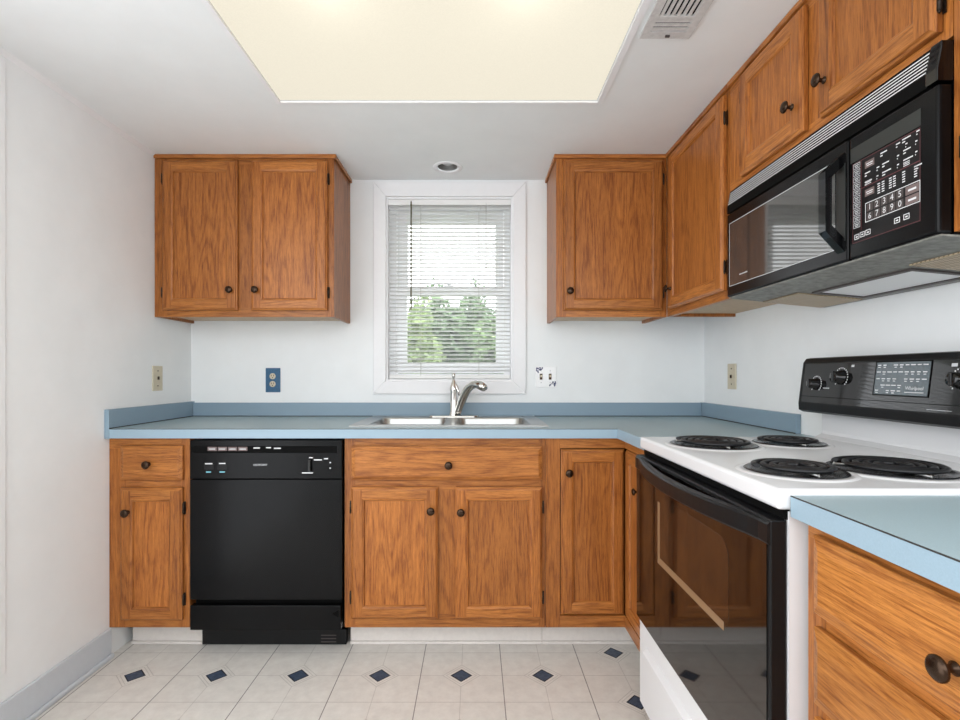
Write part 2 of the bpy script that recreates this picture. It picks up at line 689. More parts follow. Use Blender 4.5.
b.box(-14.2, 4.4, D + 3.9, D + 3.98, 62.8, 76.1)
finish('pane', b, GLASS, us)
b = B()
b.slab([-16.2, -14.15, 4.35, 6.0], [44.7, 46.8, 60.7, 62.7], [(-14.15, 4.35, 46.8, 60.7)], lambda u, v, k: (u, D + 2.4 + k * 0.9, v))
ls = finish('lower_sash', b, VINYLW, win)
b = B()
b.box(-14.25, 4.45, D + 2.8, D + 2.88, 46.7, 60.8)
finish('pane', b, GLASS, ls)
b = B()
b.box(-6.5, -4.3, D + 2.5, D + 3.3, 62.7, 63.0, 0.08)
b.lathe([(0.45, 0), (0.45, 0.35), (0, 0.4)], (-5.4, D + 2.9, 63.0), (0, 0, 1), 12)
finish('sash_lock', b, VINYLW, ls)

# ------------------------------------------------------------------ blind
bl = thing('window_blind', 'white mini blind with open slats hanging in the kitchen window', 'blind', (-5.2, D + 0.9, 43.4))
b = B()
b.box(-17.68, 7.27, D + 0.25, D + 1.6, 79.0, 80.12, 0.05)
finish('headrail', b, BLINDM, bl)
n = 42
for i in range(n):
    z = 45.2 + i * (78.5 - 45.2) / (n - 1)
    b = B()
    prof = [(-0.5, -0.02), (-0.25, 0.045), (0, 0.065), (0.25, 0.045), (0.5, -0.02)]
    tl = math.radians(-11)
    pts = [(y * math.cos(tl) - zz * math.sin(tl), y * math.sin(tl) + zz * math.cos(tl)) for y, zz in prof]
    up = [(-17.6, D + 0.9 + y, z + zz) for y, zz in pts]
    dn = [(-17.6, D + 0.9 + y, z + zz - 0.018) for y, zz in pts]
    b.prism(up + dn[::-1], (24.8, 0, 0))
    finish('slat', b, BLINDM, bl)
b = B()
b.box(-17.5, 7.1, D + 0.45, D + 1.35, 43.6, 44.35, 0.1)
finish('bottom_rail', b, BLINDM, bl)
for x in (-11.1, 0.8):
    b = B()
    for yy in (0.36, 1.44):
        b.tube([(x, D + yy, 44.2), (x, D + yy, 79.0)], 0.035, 5)
    finish('ladder_cord', b, CORDM, bl)
b = B()
b.tube([(-13.0, D + 0.15, 79.6), (-13.0, D + 0.1, 57.6)], 0.16, 6)
b.tube([(-13.0, D + 0.28, 79.5), (-13.0, D + 0.12, 79.8)], 0.08, 6)
finish('tilt_wand', b, WANDM, bl)
b = B()
b.tube([(2.25, D + 0.2, 79.4), (2.25, D + 0.15, 67.0)], 0.04, 5)
b.lathe([(0.05, 0), (0.2, -0.7), (0.2, -0.9), (0, -0.95)], (2.25, D + 0.15, 67.0), (0, 0, 1), 10)
finish('pull_cord', b, CORDM, bl)


# ------------------------------------------------------------------ cabinets
def knob(m, u, v, w, parent, r=0.62):
    b = B()
    c = m(u, v, w)
    ax = Vector(m(0, 0, 1)) - Vector(m(0, 0, 0))
    b.lathe([(0.34, 0), (0.34, 0.06), (0.2, 0.16), (0.18, 0.55), (0.34, 0.68), (r, 0.78), (r, 0.9), (r * 0.8, 1.02),
             (r * 0.45, 1.09), (0, 1.11)], c, ax, 20)
    return finish('knob', b, KNOBM, parent)


def hinge(m, u, v, w, parent, side):
    b = B()
    fbox(b, m, u, u + side * 0.3, v - 1.0, v + 1.0, w - 0.75, w - 0.68)
    p, q = m(u + side * 0.1, v - 0.75, w - 0.4), m(u + side * 0.1, v + 0.75, w - 0.4)
    b.tube([p, q], 0.17, 8)
    for e in (-1, 1):
        b.lathe([(0.1, 0), (0.13, 0.1), (0, 0.26)], m(u + side * 0.1, v + e * 0.75, w - 0.4), (0, 0, e), 8)
    return finish('hinge', b, HINGE, parent)


def ring_strip(b, m, u0, u1, v0, v1, a, c, mh, mv):
    """bevelled ring between (inset, w) a and c"""
    def rect(i):
        return [(u0 + i, v0 + i), (u1 - i, v0 + i), (u1 - i, v1 - i), (u0 + i, v1 - i)]
    A, C = rect(a[0]), rect(c[0])
    for k in range(4):
        l = (k + 1) % 4
        b.poly([m(*A[k], a[1]), m(*A[l], a[1]), m(*C[l], c[1]), m(*C[k], c[1])], mh if k % 2 == 0 else mv)


def door(m, u0, u1, v0, v1, parent, hz_axis, kn=None, hs=None, w0=0.1, hv=None, name='door', fw=2.15, knr=0.62):
    mats = [OAK[hz_axis], OAK[2]]
    b = B()
    prof = [(0, w0), (0, w0 + 0.42), (0.08, w0 + 0.5), (0.2, w0 + 0.56), (0.32, w0 + 0.72), (0.42, w0 + 0.75)]
    for a, c in zip(prof, prof[1:]):
        ring_strip(b, m, u0, u1, v0, v1, a, c, 0, 1)
    wf = w0 + 0.75
    i0, i1 = 0.42, fw - 0.42
    U0, U1, V0, V1 = u0 + i0, u1 - i0, v0 + i0, v1 - i0
    k = i1 - i0
    for a, c in ((U0, U0 + k), (U1 - k, U1)):
        b.poly([m(a, V0, wf), m(c, V0, wf), m(c, V1, wf), m(a, V1, wf)], 1)
    for a, c in ((V0, V0 + k), (V1 - k, V1)):
        b.poly([m(U0 + k, a, wf), m(U1 - k, a, wf), m(U1 - k, c, wf), m(U0 + k, c, wf)], 0)
    for ss in (0, 1):          # hairline joint of stile and rail
        for (va, vb) in ((V0, V0 + k), (V1 - k, V1)):
            uu = U0 + k if ss == 0 else U1 - k
    prof = [(i1, wf), (i1 + 0.1, wf - 0.06), (i1 + 0.28, wf - 0.1), (i1 + 0.36, wf - 0.3), (fw, wf - 0.36)]
    for a, c in zip(prof, prof[1:]):
        ring_strip(b, m, u0, u1, v0, v1, a, c, 0, 1)
    b.poly([m(u0, v0, w0), m(u1, v0, w0), m(u1, v1, w0), m(u0, v1, w0)], 1)
    d = finish(name, b, mats, parent)
    b = B()
    fbox(b, m, u0 + fw - 0.02, u1 - fw + 0.02, v0 + fw - 0.02, v1 - fw + 0.02, w0 + 0.1, wf - 0.37, 0, 0)
    finish('door_panel', b, [OAK[2]], d)
    if kn:
        knob(m, kn[0], kn[1], wf, d, knr)
    if hs:
        side = -1 if hs == 'u0' else 1
        uu = u0 - 0.02 if hs == 'u0' else u1 + 0.02
        for z in (hv or (v0 + 3.2, v1 - 3.2)):
            hinge(m, uu, z, wf, d, side)
    return d


def drawer(m, u0, u1, v0, v1, parent, hz_axis, kn=None, mat=None, lip=0.55, w0=0.1, knr=0.62):
    mats = [mat or OAK[hz_axis]]
    b = B()
    prof = [(0, w0), (0, w0 + 0.36), (0.1, w0 + 0.46), (0.22, w0 + 0.5), (lip, w0 + 0.7), (lip + 0.1, w0 + 0.75)]
    for a, c in zip(prof, prof[1:]):
        ring_strip(b, m, u0, u1, v0, v1, a, c, 0, 0)
    e = lip + 0.1
    b.poly([m(u0 + e, v0 + e, w0 + 0.75), m(u1 - e, v0 + e, w0 + 0.75), m(u1 - e, v1 - e, w0 + 0.75), m(u0 + e, v1 - e, w0 + 0.75)])
    b.poly([m(u0, v0, w0), m(u1, v0, w0), m(u1, v1, w0), m(u0, v1, w0)])
    d = finish('drawer', b, mats, parent)
    if kn:
        knob(m, kn[0], kn[1], w0 + 0.75, d, knr)
    return d


def carcass(m, u0, u1, v0, v1, depth, parent, holes, hz_axis, bottom=0.0, sides=(1, 1), name='carcass'):
    """open box behind a face frame; all in one mesh"""
    b = B()
    t = 0.6
    us = sorted({u0, u1} | {h[0] for h in holes} | {h[1] for h in holes})
    vs = sorted({v0, v1} | {h[2] for h in holes} | {h[3] for h in holes})
    b.slab(us, vs, holes, lambda u, v, k: m(u, v, -0.75 * k), 1, 0)
    if sides[0]:
        fbox(b, m, u0, u0 + t, v0, v1, -0.75, -depth, 0, 1)
    if sides[1]:
        fbox(b, m, u1 - t, u1, v0, v1, -0.75, -depth, 0, 1)
    fbox(b, m, u0 + t, u1 - t, v0 + bottom, v0 + bottom + t, -0.75, -depth, 0, 2)
    fbox(b, m, u0 + t, u1 - t, v0 + bottom + t, v1, -depth + 0.3, -depth, 0, 2)
    return finish(name, b, [OAK[hz_axis], OAK[2], HOUSE if not bottom else UNDER], parent)


def inset(e, k=0.5):
    return (e[0] + k, e[1] - k, e[2] + k, e[3] - k)


# --- left wall cabinet
FU = 93.6
m = front(FU)
c = thing('wall_cabinet', 'two-door oak wall cabinet hung left of the window, against the left wall', 'cabinet', (-41.3, 99.5, 54.9))
D1 = (pxx(161.7, 92.9), pxx(237, 92.9), 55.95, 82.75)
D2 = (pxx(251, 92.9), pxx(327, 92.9), 55.95, 82.75)
carcass(m, XL + 0.05, -25.35, 54.8, ZC - 0.05, D - FU - 0.05, c, [inset(D1), inset(D2)], 0, 0.55)
b = B()
b.box(XL + 0.05, -25.2, FU - 0.45, FU - 0.02, 83.25, ZC - 0.03, 0.1)
b.box(-25.33, -24.95, FU - 0.45, D - 0.1, 83.25, ZC - 0.03, 0.1)
finish('top_trim', b, OAK[0], c)
door(m, *D1, c, 0, (pxx(228.6, 92), 59.5), 'u0')
door(m, *D2, c, 0, (pxx(254.4, 92), 59.5), 'u1')

# --- right wall cabinet on the back wall
c = thing('wall_cabinet', 'single-door oak wall cabinet right of the window, knob at its lower left', 'cabinet', (24.6, 99.5, 54.9))
D1 = (pxx(564, 92.9), pxx(663.3, 92.9), 55.95, 82.75)
carcass(m, 14.6, 34.5, 54.8, ZC - 0.05, D - FU - 0.05, c, [inset(D1)], 0, 0.55)
b = B()
b.box(14.45, 34.4, FU - 0.45, FU - 0.02, 83.25, ZC - 0.03, 0.1)
b.box(14.2, 14.58, FU - 0.45, D - 0.1, 83.25, ZC - 0.03, 0.1)
finish('top_trim', b, OAK[0], c)
door(m, *D1, c, 0, (pxx(570.5, 92), 59.3), 'u1')

# --- right wall: corner cabinet, then the one over the microwave, then the next
XF = 34.56
m = right(XF)
dep = XR - XF - 0.05
c = thing('wall_cabinet', 'tall oak wall cabinet in the right corner, between back-wall cabinet and microwave', 'cabinet', (40.5, 88, 54.9))
D1 = (69.95, 90.4, 55.95, 82.75)
D1 = (71.2, 91.2, 55.95, 82.75)
carcass(m, 70.6, 93.5, 54.8, ZC - 0.05, dep, c, [inset(D1)], 1, 0.55)
b = B()
b.box(XF - 0.45, XF - 0.02, 70.6, 93.1, 83.25, ZC - 0.03, 0.1)
finish('top_trim', b, OAK[1], c)
door(m, *D1, c, 1, (89.7, 59.3), 'u0')
M0, M1 = 37.55, 69.05
c = thing('wall_cabinet', 'short two-door oak cabinet mounted above the microwave', 'cabinet', (40.5, 54, 69))
D1 = (53.8, 66.6, 69.75, 82.75)
D2 = (38.3, 51.3, 69.75, 82.75)
carcass(m, M0 + 0.05, 70.5, 69.0, ZC - 0.05, dep, c, [inset(D1), inset(D2)], 1, 0.3)
b = B()
b.box(XF - 0.45, XF - 0.02, M0 + 0.05, 70.5, 83.25, ZC - 0.03, 0.1)
finish('top_trim', b, OAK[1], c)
b = B()     # scribe strip that runs down beside the microwave
b.box(XF, XF + 0.7, 69.2, 70.5, 54.8, 68.95)
finish('filler_strip', b, OAK[2], c)
door(m, *D1, c, 1, (55.3, 72.9), 'u1', hv=(72, 80))
door(m, *D2, c, 1, (50.2, 72.9), 'u0', hv=(72, 80.5))
c = thing('wall_cabinet', 'oak wall cabinet past the near end of the microwave, cut by the photo edge', 'cabinet', (40.5, 29, 54.9))
D1 = (20.5, 36.3, 55.95, 82.75)
carcass(m, 19, M0 - 0.05, 54.8, ZC - 0.05, dep, c, [inset(D1)], 1, 0.55)
b = B()
b.box(XF - 0.45, XF - 0.02, 19, M0 - 0.05, 83.25, ZC - 0.03, 0.1)
finish('top_trim', b, OAK[1], c)
door(m, *D1, c, 1, (21.5, 59.3), 'u1', hv=(60.5, 78))

# --- base cabinets on the back wall
FB = 82.0
m = front(FB)
dpt = D - FB - 0.1
fd = FB - 0.75


def toe(c, x0, x1):
    b = B()
    b.box(x0, x1, 86.0, 86.4, 0.02, 4.55)
    b.box(x0, x1, 85.6, 86.0, 0.02, 0.5, 0.1)
    finish('toe_kick', b, TOEK, c)


c = thing('base_cabinet', 'narrow oak base cabinet with one drawer and one door, left of the dishwasher', 'cabinet', (-51, 94, 0))
E1 = (pxx(119.5, fd), pxx(181.6, fd), pxz(480.5, fd), pxz(446, fd))
E2 = (pxx(119.5, fd), pxx(181.6, fd), pxz(621, fd), pxz(488.3, fd))
carcass(m, XL + 0.05, -44.95, 4.6, 34.45, dpt, c, [inset(E1), inset(E2)], 0)
toe(c, XL + 1.1, -44.95)
drawer(m, *E1, c, 0, (pxx(146, 80.5), pxz(465, 80.5)))
door(m, *E2, c, 0, (pxx(124.8, 80.5), pxz(513.4, 80.5)), 'u1')

c = thing('base_cabinet', 'double-door oak sink base cabinet with a wide false drawer below the sink', 'cabinet', (-4.8, 94, 0))
E1 = (pxx(351, fd), pxx(542.5, fd), pxz(480.5, fd), pxz(446.4, fd))
E2 = (pxx(351, fd), pxx(437.8, fd), pxz(619.3, fd), pxz(487.5, fd))
E3 = (pxx(455.3, fd), pxx(542.5, fd), pxz(619.3, fd), pxz(487.5, fd))
carcass(m, -20.55, 11.05, 4.6, 34.45, dpt, c, [inset(E1), inset(E2), inset(E3)], 0)
toe(c, -20.55, 11.05)
drawer(m, *E1, c, 0, (pxx(448.5, 80.5), pxz(465.6, 80.5)))
door(m, *E2, c, 0, (pxx(430.7, 80.5), pxz(511.4, 80.5)), 'u0')
door(m, *E3, c, 0, (pxx(460.8, 80.5), pxz(512.6, 80.5)), 'u1')

c = thing('corner_cabinet', 'L-shaped oak corner base cabinet with folding doors, between sink cabinet and stove', 'cabinet', (18, 94, 0))
XC = 23.65
u0d, u1d = pxx(560.8, FB), XC - 0.05
v0d, v1d = pxz(615, FB), pxz(449.5, FB)
b = B()
b.slab([11.1, u0d - 0.12, XC], [4.6, v0d - 0.12, v1d + 0.2, 34.45], [(u0d - 0.12, XC, v0d - 0.12, v1d + 0.2)],
       lambda u, v, k: (u, FB + 0.75 * k, v), 1, 0)
yN = 68.0
b.slab([yN, 71.0, FB], [4.6, v0d - 0.12, v1d + 0.2, 34.45], [(71.0, FB, v0d - 0.12, v1d + 0.2)],
       lambda u, v, k: (XC + 0.75 * k, u, v), 1, 2)
b.box(11.1, 11.7, FB + 0.75, D - 0.2, 4.6, 34.45, 0, 1)
b.box(XC + 0.75, XR - 0.2, yN, yN + 0.6, 4.6, 34.45, 0, 1)
b.box(11.7, XR - 0.2, FB + 0.75, D - 0.2, 4.6, 5.2, 0, 3)
b.box(11.7, XR - 0.2, D - 0.5, D - 0.2, 5.2, 34.45, 0, 3)
finish('carcass', b, [OAK[0], OAK[2], OAK[1], HOUSE], c)
toe(c, 11.1, 27.5)
b = B()
b.box(27.5, 27.9, yN, 86.0, 0.02, 4.55)
finish('toe_kick', b, TOEK, c)
door(m, u0d, u1d, v0d, v1d, c, 0, (pxx(569, 81.5), pxz(473, 81.5)), None, w0=-0.6)
door(right(XC), 71.15, FB - 0.25, v0d, v1d, c, 1, (74.3, pxz(492, 74.3)), None, w0=-0.6, knr=0.5)

# --- near right base cabinet with drawers
XB = 23.3
m = right(XB)
c = thing('drawer_cabinet', 'scratched oak base cabinet with stacked drawers at the near right, beside the stove', 'cabinet', (34, 24, 0))
DR = [(13.2, 35.0, 28.5, 33.75), (13.2, 35.0, 22.4, 27.6), (13.2, 35.0, 14.2, 21.5), (13.2, 35.0, 5.6, 13.3)]
carcass(m, 12, 36.35, 4.6, 34.45, XR - XB - 0.1, c, [inset(q) for q in DR], 1)
b = B()
b.box(XB + 4, XB + 4.4, 12, 36.35, 0.02, 4.55)
finish('toe_kick', b, TOEK, c)
for q in DR:
    drawer(m, *q, c, 1, (24.3, (q[2] + q[3]) / 2 - 0.35), WORN, lip=0.8)

# ------------------------------------------------------------------ countertops
CY0, CXR = 80.9, 22.15
SX0, SX1, SY0, SY1 = -19.4, 11.0, 84.9, 103.0
ct = thing('countertop', 'long blue laminate countertop holding the sink, turning the right corner to the stove', 'countertop', (0, 93, 34.5))
b = B()
b.slab([XL + 0.8, SX0, SX1, CXR, XR - 0.1], [67.75, CY0, SY0, SY1, D - 0.1],
       [(SX0, SX1, SY0, SY1), (XL, CXR, 67, CY0)], lambda u, v, k: (u, v, 34.52 + k * 1.48))
for f in b.bm.faces:
    f.normal_update()
    if abs(f.normal.z) < 0.5:
        f.material_index = 1
finish('worktop', b, [LAM, LAMF], ct)
b = B()
b.box(XL + 0.8, XR - 0.9, D - 0.8, D - 0.08, 36.02, 38.75, 0.06)
finish('backsplash', b, LAMB, ct)
b = B()
b.box(XL + 0.04, XL + 0.78, CY0 - 0.06, D - 0.08, 34.46, 39.0, 0.05)
finish('backsplash', b, LAMB, ct)
b = B()
b.box(XR - 0.85, XR - 0.08, 74.2, D - 0.08, 36.02, 38.8, 0.05)
finish('backsplash', b, LAMB, ct)
b = B()
b.box(XL + 0.8, XR - 0.9, D - 0.86, D - 0.8, 36.0, 36.14)
b.box(XL + 0.78, XL + 0.84, CY0, D - 0.86, 36.0, 36.14)
b.box(XR - 0.92, XR - 0.86, 74.2, D - 0.86, 36.0, 36.14)
finish('caulk_line', b, SEAM, ct)
b = B()
b.box(XL + 0.8, CXR, CY0 - 0.015, CY0 + 0.02, 35.93, 36.01)
finish('edge_seam', b, SEAM, ct)
c2 = thing('countertop', 'short blue laminate countertop over the drawer cabinet at the near right', 'countertop', (34, 24, 34.5))
b = B()
b.box(CXR, XR - 0.1, 11.5, 36.5, 34.52, 36.0)
for f in b.bm.faces:
    f.normal_update()
    if abs(f.normal.z) < 0.5:
        f.material_index = 1
finish('worktop', b, [LAM, LAMF], c2)
b = B()
b.box(CXR - 0.015, CXR + 0.05, 11.5, 36.5, 35.93, 36.01)
finish('edge_seam', b, SEAM, c2)
b = B()
b.box(XR - 0.85, XR - 0.08, 11.5, 36.4, 36.02, 38.8, 0.05)
finish('backsplash', b, LAMB, c2)


# ------------------------------------------------------------------ sink
def rrect(x0, x1, y0, y1, r, z, n=5):
    pts = []
    for cx_, cy_, a0 in ((x1 - r, y1 - r, 0), (x0 + r, y1 - r, 90), (x0 + r, y0 + r, 180), (x1 - r, y0 + r, 270)):
        for i in range(n + 1):
            a = math.radians(a0 + 90 * i / n)
            pts.append((cx_ + r * math.cos(a), cy_ + r * math.sin(a), z))
    return pts


def loft(b, loops, mi=0, cap=True, smooth=True):
    R = [[b.bm.verts.new(Vector(p) * S) for p in L] for L in loops]
    n = len(R[0])
    for A, C in zip(R, R[1:]):
        for i in range(n):
            f = b.bm.faces.new([A[i], A[(i + 1) % n], C[(i + 1) % n], C[i]])
            f.smooth = smooth
            f.material_index = mi
    if cap:
        b.bm.faces.new(R[-1]).material_index = mi
    return R


sk = thing('kitchen_sink', 'double-bowl stainless steel sink set into the counter under the window', 'sink', (-4.3, 94, 36))
b = B()
bowls = [(-17.6, -5.2, 86.1, 99.3), (-3.2, 9.2, 86.1, 99.3)]
b.slab([-20.4, -17.6, -5.2, -3.2, 9.2, 11.9], [84.1, 86.1, 99.3, 103.9], bowls, lambda u, v, k: (u, v, 36.02 + 0.2 * k))
bmesh.ops.bevel(b.bm, geom=[e for e in b.bm.edges if all(v.co.z > 36.1 * S for v in e.verts) and
                            any(abs(f.normal.z) < 0.5 for f in e.link_faces)], offset=0.12 * S, segments=2, affect='EDGES', profile=0.5)
finish('rim', b, STEEL, sk)
for q in bowls:
    b = B()
    x0, x1, y0, y1 = q
    loft(b, [rrect(x0 - .01, x1 + .01, y0 - .01, y1 + .01, 0.6, 36.21), rrect(x0 + .12, x1 - .12, y0 + .12, y1 - .12, 1.4, 35.9),
             rrect(x0 + .3, x1 - .3, y0 + .3, y1 - .3, 1.8, 30.6), rrect(x0 + .9, x1 - .9, y0 + .9, y1 - .9, 2.2, 29.6),
             rrect(x0 + 4, x1 - 4, y0 + 4, y1 - 4, 1.8, 29.4)])
    o = finish('bowl', b, STEEL, sk)
    b = B()
    b.lathe([(1.7, 29.5), (1.7, 29.62), (1.3, 29.62), (1.1, 29.5), (0, 29.48)], ((x0 + x1) / 2, (y0 + y1) / 2, 0), (0, 0, 1), 20)
    finish('drain', b, CHROME, o)
for x in (-1.0, -9.4):
    pass

# ------------------------------------------------------------------ faucet
fc = thing('faucet', 'chrome single-lever pull-out faucet standing behind the sink bowls', 'faucet', (-4.15, 101, 36.2))
b = B()
loft(b, [rrect(-9, 0.8, 99.7, 102.4, 1.2, 36.24), rrect(-9, 0.8, 99.7, 102.4, 1.2, 36.45), rrect(-8.7, 0.5, 100, 102.1, 1.1, 36.55)])
finish('deck_plate', b, CHROME, fc)
b = B()
b.lathe([(0.95, 36.5), (0.9, 36.8), (0.72, 37.3), (0.68, 41.0), (0.76, 41.4), (0.76, 41.8), (0.5, 42.5), (0.3, 43.2), (0.2, 43.5)],
        (-4.15, 101, 0), (0, 0, 1), 20)
finish('body', b, CHROME, fc)
b = B()
b.lathe([(0.2, 43.5), (0.24, 43.8), (0.36, 44.1), (0.36, 44.45), (0.2, 44.75), (0, 44.8)], (-4.15, 101, 0), (0, 0, 1), 16)
b.tube([(-4.15, 101, 43.3), (-3.6, 100.7, 42.2), (-3.2, 100.4, 41.2), (-3.1, 100.4, 40.4)], [0.2, 0.22, 0.22, 0.14], 8)
finish('lever', b, CHROME, fc)
b = B()
sp = []
for t in range(15):
    a = t / 14
    p0, p1, p2, p3 = Vector((-3.4, 100.7, 36.9)), Vector((-2.2, 100.2, 40.6)), Vector((-1.0, 98.8, 44.0)), Vector((1.7, 95.6, 42.0))
    sp.append(p0 * (1 - a) ** 3 + p1 * 3 * a * (1 - a) ** 2 + p2 * 3 * a * a * (1 - a) + p3 * a ** 3)
b.tube(sp, [0.7] * 3 + [0.8] * 4 + [0.78] * 4 + [0.72, 0.78, 0.85, 0.7], 14)
finish('spout', b, CHROME, fc)
b = B()
b.lathe([(0.5, 0), (0.62, 0.3), (0.5, 0.55), (0, 0.56)], sp[-1] - Vector((0.1, -0.1, -0.15)), (0.45, -0.55, -0.55), 14)
finish('spray_head', b, CHROME, fc)

# ------------------------------------------------------------------ dishwasher
dw = thing('dishwasher', 'black built-in dishwasher under the counter, between two oak cabinets', 'dishwasher', (-32.5, 93, 0))
X0, X1 = -44.55, -20.75
b = B()
b.box(X0 + 0.3, X1 - 0.3, 82.5, 104.5, 4.5, 34.0)
finish('tub_body', b, DEEP, dw)
yd = 81.2
b = B()
b.box(X0, X1, yd, 82.45, pxz(479, yd), 34.2, 0.12)
cp = finish('control_panel', b, BLACK, dw)
m = front(yd)
b = B()
fbox(b, m, pxx(194, yd), pxx(337, yd), pxz(453, yd), pxz(446, yd), 0.005, 0.03)
fbox(b, m, pxx(206, yd) - 4.9 / 2, pxx(206, yd), pxz(452, yd), pxz(447, yd), 0.03, 0.05)
finish('latch_slot', b, DEEP, cp)
for i in range(4):
    b = B()
    x = pxx(208 + i * 10.2, yd)
    fbox(b, m, x, x + 1.42, pxz(450.8, yd), pxz(446.8, yd), 0.03, 0.16, 0.03)
    fbox(b, m, x + 0.2, x + 1.2, pxz(449.4, yd), pxz(448.4, yd), 0.165, 0.17, 0, 1)
    finish('push_button', b, [PINKM, GREYM], cp)
b = B()
text_into(b, 'HOTPOINT', m, pxx(260.3, yd), pxz(465, yd), 0.42, 0.012)
finish('lettering', b, WHITEM, cp)
for x0, x1, y in ((205, 212.5, 463.6), (219, 225.5, 463.4), (253.5, 260, 447.9), (266, 271, 447.6), (274, 281, 448.2),
                  (309, 313, 457.6), (314, 322, 459.8), (324, 328, 458.6), (302, 313, 472.8), (329.5, 331, 462.5), (329.5, 331, 468)):
    b = B()
    fbox(b, m, pxx(x0, yd), pxx(x1, yd), pxz(y + .6, yd), pxz(y - .5, yd), 0.032, 0.036)
    finish('printed_mark', b, WHITEM, cp)
b = B()
for x0, x1 in ((206, 211), (219.5, 225)):
    fbox(b, m, pxx(x0, yd), pxx(x1, yd), pxz(472.6, yd), pxz(471.4, yd), 0.012, 0.016)
finish('indicator_marks', b, CYANM, cp)
for x in (209, 222.5):
    b = B()
    fbox(b, m, pxx(x - 5, yd), pxx(x + 5, yd), pxz(469.5, yd), pxz(465, yd), 0.005, 0.06, 0.02)
    finish('rocker_switch', b, BLACKM, cp)
b = B()
fbox(b, m, pxx(308.5, yd), pxx(311.5, yd), pxz(471, yd), pxz(459, yd), 0.0, 0.5, 0.08)
finish('cycle_lever', b, BLACKG, cp)
b = B()
b.box(X0, X1, yd + 0.05, 82.4, pxz(600, yd), pxz(479.8, yd), 0.1)
finish('door', b, BLACK, dw)
b = B()
b.box(X0, X1 - 0.25, yd + 0.1, 82.4, pxz(630.5, yd), pxz(606, yd), 0.08)
ap = finish('access_panel', b, BLACK, dw)
b = B()
b.prism([(pxx(332, yd), yd + 0.08, pxz(614, yd)), (pxx(338.5, yd), yd + 0.08, pxz(610, yd)), (pxx(338.5, yd), yd + 0.08, pxz(618, yd))], (0, 0.03, 0))
finish('kick_notch', b, DEEP, ap)
b = B()
b.box(-44.85, pxx(347, 86), 85.5, 86.6, 0.05, pxz(631, 86) + 0.5, 0.05)
tk = finish('toe_panel', b, BLACKM, dw)
b = B()
for i in range(3):
    z = pxz(633.5 + i * 3.2, 86)
    b.box(pxx(322, 86), pxx(337, 86), 85.44, 85.5, z - 0.12, z + 0.03)
finish('vent_slot', b, KEYD, tk)

# ------------------------------------------------------------------ stove
R0, R1 = 36.8, 67.45
st = thing('stove', 'white electric coil stove with black oven door and black backguard', 'stove', (34, 52, 0))
b = B()
b.box(22.2, 45.9, R0, R1, 2.0, 34.8)
finish('body', b, ENAMEL, st)
b = B()
b.box(21.4, 44.9, R0 - 0.1, R1 + 0.1, 34.9, 36.4, 0.3, 0, 3)
ck = finish('cooktop', b, ENAMEL, st)
b = B()
b.box(21.9, 22.3, R0 + 0.1, R1 - 0.1, 34.2, 34.9)
finish('vent_gap', b, DEEP, st)
m = right(22.15)
b = B()
b.box(20.95, 22.15, R0 + 0.1, R1 - 0.1, 13.35, 34.15, 0.12)
od = finish('oven_door', b, BLACKM, st)
b = B()
b.box(20.88, 20.95, R0 + 0.45, R1 - 0.25, 13.5, 33.8)
og = finish('door_glass', b, OVENG, od)


def rr2(u0, u1, v0, v1, r, n=6):
    pts = []
    for cu, cv, a0 in ((u1 - r, v1 - r, 0), (u0 + r, v1 - r, 90), (u0 + r, v0 + r, 180), (u1 - r, v0 + r, 270)):
        for i in range(n + 1):
            a = math.radians(a0 + 90 * i / n)
            pts.append((cu + r * math.cos(a), cv + r * math.sin(a)))
    return pts


wo = rr2(42.8, 59.6, 23.0, 30.8, 1.6)
b = B()
b.prism([(20.885, u, v) for u, v in wo], (-0.02, 0, 0))
finish('oven_window', b, OVENW, od)
b = B()
b.box(20.855, 20.868, 43.6, 59.4, 23.0, 23.75)
b.box(20.855, 20.868, 58.7, 59.4, 23.75, 30.0)
finish('window_border', b, CLOSE, od)
# bowed handle
b = B()
N = 26
hl = []
for i in range(N + 1):
    t = i / N
    y = R0 + 0.15 + t * (R1 - R0 - 0.3)
    bow = math.sin(math.pi * min(1, max(0, (t - 0.06) / 0.88))) ** 0.8
    xo = 20.75 - 1.75 * bow
    hl.append((y, xo, bow))
for sec in ('main',):
    rings = []
    for y, xo, bow in hl:
        th = 0.75
        zt, zb = 34.0, 32.35 + 0.1 * bow
        rings.append([(xo + 0.15, y, zt), (xo, y, zt - 0.2), (xo, y, zb + 0.2), (xo + 0.15, y, zb), (xo + th, y, zb), (xo + th, y, zt)])
    loft(b, rings, 0, False, False)
    b.poly(rings[0])
    b.poly(rings[-1])
finish('door_handle', b, BLACKM, od)
# storage drawer
b = B()
b.box(21.3, 22.15, R0 + 0.15, R1 - 0.15, 2.3, 13.15, 0.15)
b.prism([(21.35, R0 + 3, 10.6), (20.75, R0 + 3, 10.1), (20.75, R0 + 3, 9.75), (21.35, R0 + 3, 9.2)], (0, R1 - R0 - 6, 0))
finish('storage_drawer', b, ENAMEL, st)
for y in (R0 + 2, R1 - 2):
    for x in (24, 44):
        b = B()
        b.lathe([(0.9, 0.02), (0.9, 0.5), (0.5, 0.7), (0.5, 2.1)], (x, y, 0), (0, 0, 1), 12)
        finish('foot', b, BLACKM, st)
